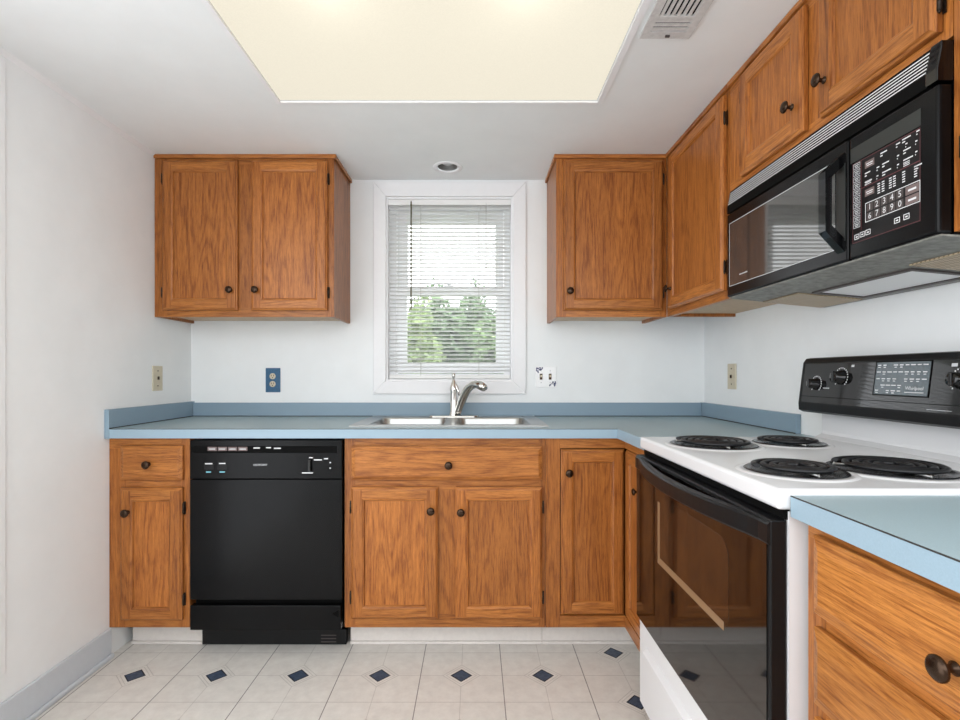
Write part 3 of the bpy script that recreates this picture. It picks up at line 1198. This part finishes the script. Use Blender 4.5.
# burners
rng = random.Random(4)
for bx, by, big in ((27.3, 59.6, 1), (26.7, 43.4, 0), (36.7, 60.8, 0), (35.2, 44.0, 1)):
    R = 4.55 if big else 3.75
    rc = 3.95 if big else 3.1
    b = B()
    b.lathe([(R, 36.42), (R + 0.1, 36.52), (R, 36.6), (R - 0.3, 36.56), (R - 0.55, 36.42), (R * 0.5, 36.41), (0, 36.405)], (bx, by, 0), (0, 0, 1), 36)
    dp = finish('drip_pan', b, PAN, st)
    b = B()
    b.lathe([(R + 0.75, 36.405), (R + 0.55, 36.5), (R + 0.1, 36.52), (R + 0.1, 36.41)], (bx, by, 0), (0, 0, 1), 36)
    finish('raised_ring', b, ENAMEL, dp)
    b = B()
    turns = 4.3 if big else 3.4
    pts = []
    n = int(turns * 26)
    for i in range(n + 1):
        t = i / n
        a = t * turns * 2 * math.pi + 0.6
        r = 0.75 + (rc - 0.75) * t
        pts.append((bx + r * math.cos(a), by + r * math.sin(a), 36.88))
    b.tube(pts, 0.26, 8, flat=((0, 0, 1), 0.7))
    cl = finish('coil', b, COIL, dp)
    b = B()
    for k in range(3):
        a = k * 2 * math.pi / 3 + 0.5
        b.tube([(bx, by, 36.62), (bx + rc * math.cos(a), by + rc * math.sin(a), 36.62)], 0.1, 6)
        b.tube([(bx + rc * math.cos(a), by + rc * math.sin(a), 36.75), (bx + (rc + .1) * math.cos(a), by + (rc + .1) * math.sin(a), 36.5)], 0.08, 6)
    finish('coil_support', b, STEEL, cl)
# backguard
b = B()
b.prism([(44.7, R0, 36.3), (45.0, R0, 37.2), (45.0, R0, 39.65), (46.4, R0, 39.68), (46.4, R0, 36.3)], (0, R1 - R0, 0))
b.prism([(44.0, R0 + .1, 36.41), (44.95, R0 + .1, 36.9), (44.95, R0 + .1, 36.41)], (0, R1 - R0 - .2, 0))
bgd = finish('backguard', b, ENAMEL, st)
b = B()
pr = [(41.95, 39.95), (41.9, 40.8), (42.55, 46.0), (42.9, 46.5), (43.4, 46.6), (46.3, 46.6), (46.3, 39.7), (42.5, 39.7)]
b.prism([(x, R0 - 0.1, z) for x, z in pr], (0, R1 - R0 + 0.2, 0), 0, 0.22)
pn = finish('control_panel', b, BLACKM, st)


def slope(u, v, w):        # panel face, leaning back
    t = (v - 40.8) / 5.2
    return (41.9 + 0.65 * t - w, u, v)


def pyd(px, py, X):
    d = X * F / (px - CX)
    return d, HZ - (py - CY) * d / F


def SP(px, py):
    return pyd(px, py, 42.25)


b = B()
q = [SP(803, 363), SP(952, 357.5), SP(952, 407), SP(801, 398)]
b2 = [(R1 - 0.6, 41.0), (R1 - 0.6, 45.8), (R0 + 0.5, 45.8), (R0 + 0.5, 41.0)]
b.poly([slope(u, v, 0.02) for u, v in b2])
b.poly([slope(u, v, 0.012) for u, v in b2])
fcx = finish('face_glass', b, BLACKG, pn)
b = B()
u0, v0 = SP(869.5, 394)
u1, v1 = SP(931, 362.5)
dq = (54.9, 48.35, 42.45, 45.75)
fbx = [slope(dq[0], dq[2], .05), slope(dq[1], dq[2], .05), slope(dq[1], dq[3], .05), slope(dq[0], dq[3], .05)]
b.poly(fbx)
b.poly([slope(dq[0], dq[2], .03), slope(dq[1], dq[2], .03), slope(dq[1], dq[3], .03), slope(dq[0], dq[3], .03)])
ds = finish('clock_display', b, LCD, pn)
b = B()
for a0, a1, c0, c1 in ((dq[0] + .12, dq[1] - .12, dq[3], dq[3] + .12), (dq[0] + .12, dq[1] - .12, dq[2] - .12, dq[2]),
                       (dq[0], dq[0] + .12, dq[2], dq[3]), (dq[1] - .12, dq[1], dq[2], dq[3])):
    b.poly([slope(a0, c0, .07), slope(a1, c0, .07), slope(a1, c1, .07), slope(a0, c1, .07)])
finish('display_frame', b, DEEP, ds)
b = B()


def mark(b, f, u, v, du, dv, w, mi=0):
    b.poly([f(u - du, v - dv, w), f(u + du, v - dv, w), f(u + du, v + dv, w), f(u - du, v + dv, w)], mi)


for r_, row in enumerate((45.45, 44.75, 44.05, 43.4, 42.85)):
    for cidx in range(9):
        u = 54.5 - cidx * 0.7
        if r_ >= 3 and cidx > 4:
            continue
        if rng.random() < 0.85:
            mark(b, slope, u, row, 0.2 + 0.1 * rng.random(), 0.045, .06)
            if rng.random() < 0.6:
                mark(b, slope, u, row - 0.22, 0.15, 0.035, .06)
text_into(b, 'Whirlpool', slope, 49.9, 43.15, 0.5, 0.06, -1)
mark(b, slope, 49.9, 42.75, 1.1, 0.03, .06)
finish('lettering', b, WHITEM, ds)
b = B()
for u, v, du in ((66.0, 42.0, .02),):
    pass
mark(b, slope, 62.4, 42.85, 0.55, 0.05, .03)
mark(b, slope, 58.4, 45.45, 0.22, 0.13, .03)
mark(b, slope, 46.0, 45.35, 0.3, 0.15, .03)
mark(b, slope, 47.0, 41.25, 1.3, 0.02, .03)
finish('lettering', b, GREYM, pn)
b = B()
mark(b, slope, (R0 + R1) / 2, 41.75, (R1 - R0) / 2 - 0.6, 0.03, .03)
finish('panel_line', b, DEEP, pn)
for u, v, r in ((64.3, 43.3, 0.72), (60.1, 44.15, 0.85), (45.2, 44.0, 0.8), (41.2, 43.3, 0.8)):
    cpt = Vector(slope(u, v, 0.02))
    ax = Vector((-1, 0, 0.108)).normalized()
    b = B()
    b.lathe([(r * 1.02, 0), (r, 0.15), (r * .82, 0.3), (r * .78, 0.85), (r * .7, 0.95), (0, 0.97)], cpt, ax, 20)
    o2 = cpt + ax * 0.95
    b.box(o2.x - 0.12, o2.x + 0.1, u - 0.14, u + 0.14, v - r * .7 + .1, v + r * .75 + .1, 0.04)
    kb = finish('control_knob', b, BLACKG, pn)
    b = B()
    for i in range(18):
        a = -0.75 * math.pi + i * 1.5 * math.pi / 17
        uu, vv = u - math.sin(a) * (r + .24), v + math.cos(a) * (r + .24)
        mark(b, slope, uu, vv, 0.07, 0.07, .035)
    finish('dial_marks', b, WHITEM, kb)

# ------------------------------------------------------------------ microwave
XM = 33.45
mw = thing('microwave', 'black over-range microwave mounted above the stove, below short cabinets', 'microwave', (40, 53.3, 53.4))
b = B()
b.prism([(XM + 1.2, M0, 54.7), (XM + 1.2, M0, 68.75), (46.4, M0, 68.75), (46.4, M0, 54.0)], (0, M1 - M0, 0))
finish('case', b, BLACK, mw)
# hood underside
b = B()
b.prism([(XM + 0.25, M0 + .05, 54.55), (XM + 0.25, M0 + .05, 54.68), (46.4, M0 + .05, 53.98), (46.4, M0 + .05, 53.35)], (0, M1 - M0 - .1, 0))
hd = finish('hood_bottom', b, HOODM, mw)


def under(u, x, w):      # point on the sloping underside, w below it
    t = (x - (XM + 0.25)) / (46.4 - XM - 0.25)
    return (x, u, 54.55 - 1.2 * t - w)


for (ya, yb_) in ((38.2, 45.5), (61.2, 68.6)):
    b = B()
    xs0, xs1 = (38.0, 45.6)
    pts = [under(ya, xs0, 0.02), under(yb_, xs0, 0.02), under(yb_, xs1, 0.02), under(ya, xs1, 0.02)]
    b.prism(pts, (0, 0, -0.12))
    finish('grease_filter', b, FILTER, hd)
b = B()
for x0, x1, y0, y1 in ((39.0, 39.5, 46.5, 60.2), (44.6, 45.1, 46.5, 60.2), (39.5, 44.6, 46.5, 47.0), (39.5, 44.6, 59.7, 60.2)):
    b.prism([under(y0, x0, 0.01), under(y1, x0, 0.01), under(y1, x1, 0.01), under(y0, x1, 0.01)], (0, 0, -0.16))
finish('light_frame', b, KEYD, hd)
b = B()
b.prism([under(47, 39.5, 0.02), under(59.7, 39.5, 0.02), under(59.7, 44.6, 0.02), under(47, 44.6, 0.02)], (0, 0, -0.05))
finish('light_lens', b, LENS, hd)
# vent grille
m = right(XM)
b = B()
vz0, vz1 = 65.75, 68.7
b.prism([(XM + 0.05, M0 + 1.0, vz0), (XM + 0.05, M0 + 1.0, vz0 + 0.9), (XM + 0.45, M0 + 1.0, vz1), (XM + 1.19, M0 + 1.0, vz1), (XM + 1.19, M0 + 1.0, vz0)],
        (0, M1 - M0 - 1.0, 0))
vg = finish('vent_grille', b, DEEP, mw)
b = B()
b.prism([(XM - 0.1, M0, vz0), (XM - 0.1, M0, vz0 + 0.9), (XM + 0.3, M0, vz1), (XM + 1.19, M0, vz1), (XM + 1.19, M0, vz0)], (0, 1.0, 0), 0, 0.08)
finish('end_cap', b, BLACKG, mw)
for i in range(6):
    z = 66.95 + i * 0.29
    xx = XM + 0.05 + 0.4 * (z - (vz0 + 0.9)) / (vz1 - vz0 - 0.9)
    b = B()
    b.box(xx - 0.015, xx + 0.06, M0 + 1.15, M1 - 0.1, z - 0.045, z + 0.045)
    finish('louver', b, WHITEM, vg)
# door
dz0, dz1 = 54.7, 65.6
Dm = 46.65
b = B()
b.box(XM, XM + 1.18, Dm, M1, dz0, dz1, 0.2, 0, 3)
md = finish('door', b, BLACK, mw)
b = B()
b.box(XM - 0.04, XM, Dm + 1.6, M1 - 0.75, 56.0, 64.25)
wn = finish('door_window', b, MWGLASS, md)
b = B()
e = 0.07
for u0, u1, v0, v1 in ((Dm + 1.6, M1 - .75, 56.0, 56.0 + e), (Dm + 1.6, M1 - .75, 64.25 - e, 64.25), (M1 - .75 - e, M1 - .75, 56.0, 64.25)):
    b.box(XM - 0.055, XM - 0.041, u0, u1, v0, v1)
finish('window_border', b, GREYM, wn)
b = B()
for i in range(7):
    b.box(XM - 0.055, XM - 0.041, 65.5 - i * 0.28, 65.7 - i * 0.28, 57.05, 57.2)
finish('lettering', b, GREYM, wn)
b = B()
hp = [(XM, 48.0, 64.6), (XM - 1.75, 48.0, 62.9), (XM - 1.75, 48.0, 57.5), (XM, 48.0, 55.6)]
h2 = [(XM, 48.0, 63.5), (XM - 1.15, 48.0, 62.4), (XM - 1.15, 48.0, 58.0), (XM, 48.0, 56.8)]
for i in range(3):
    b.prism([hp[i], hp[i + 1], h2[i + 1], h2[i]], (0, -0.95, 0))
bmesh.ops.remove_doubles(b.bm, verts=b.bm.verts, dist=1e-5)
finish('handle', b, BLACKG, md)
b = B()
b.box(XM - 0.03, XM, 46.95, 48.1, 56.6, 63.6)
finish('handle_recess', b, GREYP, md)
# control panel
b = B()
b.box(XM, XM + 1.18, M0, Dm - 0.12, dz0, dz1, 0.25, 0, 3)
cpn = finish('control_panel', b, BLACK, mw)


def MP(px, py):
    return pyd(px, py, XM)


def quad(b, u0, u1, v0, v1, w, mi=0):
    b.poly([m(u0, v0, w), m(u1, v0, w), m(u1, v1, w), m(u0, v1, w)], mi)


def outline(b, u0, u1, v0, v1, w, t, mi=0):
    quad(b, u0, u1, v0, v0 + t, w, mi)
    quad(b, u0, u1, v1 - t, v1, w, mi)
    quad(b, u0, u0 + t, v0 + t, v1 - t, w, mi)
    quad(b, u1 - t, u1, v0 + t, v1 - t, w, mi)


b = B()
quad(b, 39.0, 46.3, 63.2, 64.5, 0.01)
finish('display_glass', b, GREYP, cpn)
b = B()
quad(b, 39.0, 46.1, 56.0, 63.1, 0.008)
kp = finish('keypad', b, BLACKM, cpn)
b = B()
outline(b, 39.05, 46.05, 56.05, 63.05, 0.012, 0.05)
quad(b, 39.1, 45.0, 60.55, 60.62, 0.012)
quad(b, 45.0, 45.06, 57.0, 63.0, 0.012)
finish('key_border', b, REDM, kp)
kz0, kz1 = 57.5, 59.15
b = B()
outline(b, 39.05, 44.55, kz0, kz1, 0.016, 0.06)
finish('number_frame', b, WHITEM, kp)
kw = 0.78
for r_, ch in enumerate(('12345', '67890')):
    for i, s_ in enumerate(ch):
        u = 44.05 - i * kw
        v = kz1 - 0.45 - r_ * 0.77
        b = B()
        quad(b, u - 0.34, u + 0.34, v - 0.33, v + 0.33, 0.014, 0)
        text_into(b, s_, m, u, v, 0.72, 0.018, -1, 1)
        finish('number_key', b, [KEYD, WHITEM], kp)
    b = B()
    v = kz1 - 0.45 - r_ * 0.77
    quad(b, 39.15, 40.4, v - 0.33, v + 0.33, 0.014, 0)
    quad(b, 39.4, 40.15, v - 0.09, v + 0.07, 0.018, 1)
    finish('function_key', b, [PINKM, WHITEM], kp)
for i in range(10):
    b = B()
    v = 62.75 - i * 0.575
    outline(b, 45.15, 45.95, v - 0.24, v + 0.24, 0.014, 0.05, 1)
    quad(b, 45.3, 45.8, v + 0.02, v + 0.1, 0.014, 1)
    quad(b, 45.35, 45.75, v - 0.12, v - 0.05, 0.014, 1)
    finish('side_key', b, [KEYD, GREYM], kp)
for u, v in ((45.55, 56.55), (44.9, 56.6), (44.25, 56.62), (41.2, 56.72), (40.3, 56.75)):
    b = B()
    outline(b, u - 0.28, u + 0.28, v - 0.22, v + 0.22, 0.014, 0.06, 0)
    quad(b, u - 0.12, u + 0.12, v - 0.06, v + 0.05, 0.014, 0)
    finish('option_key', b, [WHITEM], kp)
for v in (62.4, 60.0):
    b = B()
    quad(b, 43.55, 44.6, v - 0.3, v + 0.3, 0.014, 0)
    quad(b, 43.7, 44.45, v + 0.02, v + 0.1, 0.018, 1)
    quad(b, 43.75, 44.4, v - 0.14, v - 0.07, 0.018, 1)
    finish('program_key', b, [PINKM, WHITEM], kp)
b = B()
for (u, v, w_) in ((42.9, 62.7, .7), (41.3, 62.75, .4), (40.7, 62.85, .8), (39.4, 62.9, .3), (44.6, 61.7, .6), (43.3, 61.7, .3), (42.7, 61.75, .7),
                   (41.2, 61.8, .2), (40.6, 61.95, .7), (39.5, 62.2, .2), (44.6, 60.95, .8), (43.3, 61.0, .2), (42.7, 61.05, .9), (41.2, 61.1, .2),
                   (40.6, 61.2, .9), (39.5, 61.4, .2), (40.4, 62.4, .2), (39.4, 60.3, .5)):
    quad(b, u - w_, u, v - 0.05, v + 0.05, 0.014)
    quad(b, u - w_ * .35, u, v - 0.27, v - 0.17, 0.014)
for r_ in range(5):
    for u in (43.2, 42.75, 42.0, 41.6, 40.7, 39.6):
        quad(b, u - 0.28, u, 59.5 + r_ * 0.19, 59.59 + r_ * 0.19, 0.014)
for r_ in range(3):
    for u in (44.5, 40.6):
        quad(b, u - 0.6, u, 60.7 + r_ * 0.13, 60.76 + r_ * 0.13, 0.014)
finish('keypad_lettering', b, WHITEM, kp)

# ------------------------------------------------------------------ ceiling fixtures
cl = thing('ceiling_light', 'large lit rectangular ceiling light with cream crackled diffuser over the kitchen', 'light', (-5.2, 51, ZC))
b = B()
zt = ZC + 6
b.box(CLX0, CLX1, CLY0, CLY1, zt, zt + 0.3)
b.box(CLX0, CLX0 + .15, CLY0, CLY1, ZC + 0.05, zt)
b.box(CLX1 - .15, CLX1, CLY0, CLY1, ZC + 0.05, zt)
b.box(CLX0 + .15, CLX1 - .15, CLY0, CLY0 + .15, ZC + 0.05, zt)
b.box(CLX0 + .15, CLX1 - .15, CLY1 - .15, CLY1, ZC + 0.05, zt)
finish('housing', b, ENAMEL, cl)
b = B()
b.slab([CLX0 - 0.5, CLX0 + 0.15, CLX1 - 0.05, CLX1 + 0.75], [CLY0 - 0.6, CLY0 + .1, CLY1 - .1, CLY1 + 0.4],
       [(CLX0 + .15, CLX1 - .05, CLY0 + .1, CLY1 - .1)], lambda u, v, k: (u, v, ZC - 0.25 * k))
finish('trim_frame', b, TRIM, cl)
b = B()
b.box(CLX0 + .2, CLX1 - .2, CLY0 + .2, CLY1 - .2, ZC + 0.05, ZC + 0.15)
finish('diffuser', b, DIFFUSER, cl)
for x in (-15.4, 5.3):
    for y in (54.0, 38.0):
        b = B()
        b.lathe([(0, -1.1), (0.7, -0.85), (1.05, 0), (0.7, 0.85), (0.5, 1.6), (0.5, 2.6)], (x, y, ZC + 3.2), (0, 0, 1), 12)
        finish('bulb', b, BULB, cl)

rl = thing('recessed_light', 'small round unlit recessed light in the ceiling above the window', 'light', (RLX, RLY, ZC))
b = B()
b.lathe([(2.05, 0.0), (2.85, 0.0), (2.8, -0.16), (2.2, -0.2), (2.0, -0.05), (2.05, 0)], (RLX, RLY, ZC), (0, 0, 1), 32)
finish('trim_ring', b, TRIM, rl)
b = B()
b.lathe([(1.85, 0.02), (1.8, 0.3), (1.7, 3.0), (0, 3.0)], (RLX, RLY, ZC), (0, 0, 1), 28)
finish('can', b, CANM, rl)
b = B()
b.lathe([(0, 0.5), (0.9, 0.6), (1.35, 0.95), (1.3, 1.3), (0.6, 2.9)], (RLX, RLY, ZC), (0, 0, 1), 24)
finish('bulb', b, GREYM, rl)

vt = thing('ceiling_vent', 'white metal air register in the ceiling beside the large light, above the microwave side', 'vent', (22, 55, ZC))
vx0, vx1, vy0, vy1 = 19.2, 25.0, 47.0, 60.7
b = B()
b.slab([vx0, vx0 + 0.9, vx1 - 0.9, vx1], [vy0, vy0 + 1.2, 56.9, 57.4, 59.5, vy1],
       [(vx0 + .9, vx1 - .9, vy0 + 1.2, 56.9), (vx0 + .9, vx1 - .9, 57.4, 59.5)], lambda u, v, k: (u, v, ZC - 0.02 - 0.3 * k))
finish('frame', b, VENTM, vt)
b = B()
b.box(vx0 + .8, vx1 - .8, vy0 + 1, 59.6, ZC - 0.05, ZC - 0.01)
finish('backing', b, DEEP, vt)
for i in range(7):
    b = B()
    x = vx0 + 1.05 + i * 0.6
    b.prism([(x, vy0 + 1.2, ZC - 0.28), (x + 0.36, vy0 + 1.2, ZC - 0.28), (x + 0.36, vy0 + 1.2, ZC - 0.18), (x, vy0 + 1.2, ZC - 0.18)], (0, 56.9 - vy0 - 1.2, 0))
    finish('slat', b, VENTM, vt)
for i in range(3):
    b = B()
    y = 57.5 + i * 0.68
    b.box(vx0 + .9, vx1 - .9, y, y + 0.46, ZC - 0.28, ZC - 0.18)
    finish('slat', b, VENTM, vt)
b = B()
b.box(22.0, 22.5, 60.0, 60.25, ZC - 0.5, ZC - 0.32)
finish('damper_lever', b, KEYD, vt)

# ------------------------------------------------------------------ wall plates
m = front(D)
o = thing('outlet', 'blue outlet plate with two ivory sockets, back wall above the counter', 'outlet', (-41, D, 41))
pd = D
b = B()
fbox(b, m, pxx(265.9, pd), pxx(280.6, pd), pxz(392.2, pd), pxz(368, pd), 0.0, 0.2, 0.07)
finish('cover_plate', b, BLUEP, o)
for py in (376.2, 384):
    b = B()
    b.lathe([(0, 0.29), (0.5, 0.29), (0.62, 0.24), (0.62, 0.2)], m(pxx(273, pd), pxz(py, pd), 0), (0, -1, 0), 20)
    so = finish('socket', b, IVORY, o)
    b = B()
    for dx in (-0.22, 0.22):
        fbox(b, m, pxx(273, pd) + dx - .05, pxx(273, pd) + dx + .05, pxz(py, pd) - 0.02, pxz(py, pd) + 0.3, 0.29, 0.3)
    fbox(b, m, pxx(273, pd) - .09, pxx(273, pd) + .09, pxz(py, pd) - 0.38, pxz(py, pd) - 0.2, 0.29, 0.3)
    finish('slot', b, DEEP, so)
o = thing('light_switch', 'white double switch plate with blue flower corners, right of the window', 'switch', (14.5, D, 41.8))
b = B()
fbox(b, m, pxx(535.4, pd), pxx(556.2, pd), pxz(387.4, pd), pxz(366.6, pd), 0.0, 0.2, 0.12)
finish('cover_plate', b, WHITEP, o)
for px in (541, 550):
    b = B()
    x, z = pxx(px, pd), pxz(376.7, pd)
    fbox(b, m, x - .28, x + .28, z - .6, z + .6, 0.2, 0.22)
    fbox(b, m, x - .17, x + .17, z - .1, z + .35, 0.2, 0.55, 0.05, 1)
    finish('toggle', b, [KNOBM, IVORY], o)
    b = B()
    for dz in (-1.2, 1.2):
        b.lathe([(0.12, 0.2), (0.12, 0.24), (0, 0.25)], m(x, z + dz, 0), (0, -1, 0), 10)
    finish('screw', b, GREYM, o)
b = B()
rng = random.Random(7)
for cx0, cz0, sx, sz in ((535.6, 366.9, 1, -1), (556, 387.1, -1, 1)):
    for i in range(26):
        t, s2 = rng.random() * 1.25, rng.random() * 1.25
        if t + s2 > 1.55:
            continue
        x = pxx(cx0, pd) + sx * (0.12 + t)
        z = pxz(cz0, pd) + sz * (0.12 + s2)
        b.lathe([(0, 0.215), (0.14, 0.212), (0.15, 0.2)], m(x, z, 0), (0, -1, 0), 6)
finish('painted_flowers', b, NAVYM, o)
m = left(XL)
o = thing('wall_plate', 'beige plate with center toggle on the left wall above the counter', 'switch', (XL, 94.3, 41.5))
b = B()
fbox(b, m, 92.85, 95.75, 41.5, 46.0, 0, 0.2, 0.07)
finish('cover_plate', b, IVORY, o)
b = B()
fbox(b, m, 94.15, 94.45, 43.5, 44.1, 0.2, 0.45, 0.04)
finish('toggle', b, KNOBM, o)
b = B()
for z in (42.4, 45.1):
    b.lathe([(0.13, 0.2), (0.13, 0.24), (0, 0.25)], m(94.3, z, 0), (1, 0, 0), 10)
finish('screw', b, KNOBM, o)
m = right(XR)
o = thing('wall_plate', 'beige plate with center toggle on the right wall behind the stove corner', 'switch', (XR, 94.1, 41.5))
b = B()
fbox(b, m, 92.6, 95.6, 41.8, 46.4, 0, 0.2, 0.07)
finish('cover_plate', b, IVORY, o)
b = B()
fbox(b, m, 93.95, 94.25, 43.8, 44.4, 0.2, 0.45, 0.04)
finish('toggle', b, KNOBM, o)
b = B()
for z in (42.7, 45.5):
    b.lathe([(0.13, 0.2), (0.13, 0.24), (0, 0.25)], m(94.1, z, 0), (-1, 0, 0), 10)
finish('screw', b, KNOBM, o)

# ------------------------------------------------------------------ garden trees seen through the window
rng = random.Random(11)


def tree(x, y, h, rad, mat, label, n):
    t = thing('leafy_tree', label, 'tree', (x, y, -12), 'trees outside the window')
    b = B()
    b.tube([(x, y, -12), (x + 2, y + 1, h * 0.4), (x - 1, y, h * 0.75)], [4, 3, 1.2], 8)
    finish('trunk', b, BARK, t)
    b = B()
    for i in range(n):
        while True:
            p = Vector((rng.uniform(-1, 1), rng.uniform(-1, 1), rng.uniform(-1, 1)))
            if 0.12 < abs(p.x) ** 3 + abs(p.y) ** 3 + abs(p.z) ** 3 < 1:
                break
        lump = 0.82 + 0.2 * math.sin(p.x * 7 + x) * math.cos(p.z * 6 + y)
        c0 = Vector((x, y, (h - 12) / 2)) + Vector((p.x * rad, p.y * rad * 0.9, p.z * (h + 12) / 2)) * lump
        big = 2.2 if i % 3 == 0 else 1.0
        if big > 1:
            c0 = Vector((x, y, (h - 12) / 2)) + (c0 - Vector((x, y, (h - 12) / 2))) * 0.86
        d1 = Vector((rng.gauss(0, 1), rng.gauss(0, 1), rng.gauss(0, 1))).normalized()
        d2 = d1.orthogonal().normalized()
        s1, s2 = rng.uniform(1.5, 3.0) * big, rng.uniform(0.9, 1.6) * big
        b.poly([c0 - d1 * s1, c0 + d2 * s2, c0 + d1 * s1, c0 - d2 * s2])
    finish('foliage', b, mat, t)


tree(-50, 300, 96, 34, LEAFC, 'pale yellow-green leafy tree nearest the window, left of the other near one', 5200)
tree(25, 305, 95, 34, LEAFA, 'mid green leafy tree nearest the window, right of the other near one', 5200)
tree(-14, 390, 118, 40, LEAFB, 'deeper green leafy tree standing in the gap between the two near trees', 5200)
tree(-110, 400, 118, 44, LEAFA, 'green leafy tree farthest left in the garden', 2600)
tree(90, 400, 112, 44, LEAFB, 'green leafy tree farthest right in the garden', 2600)
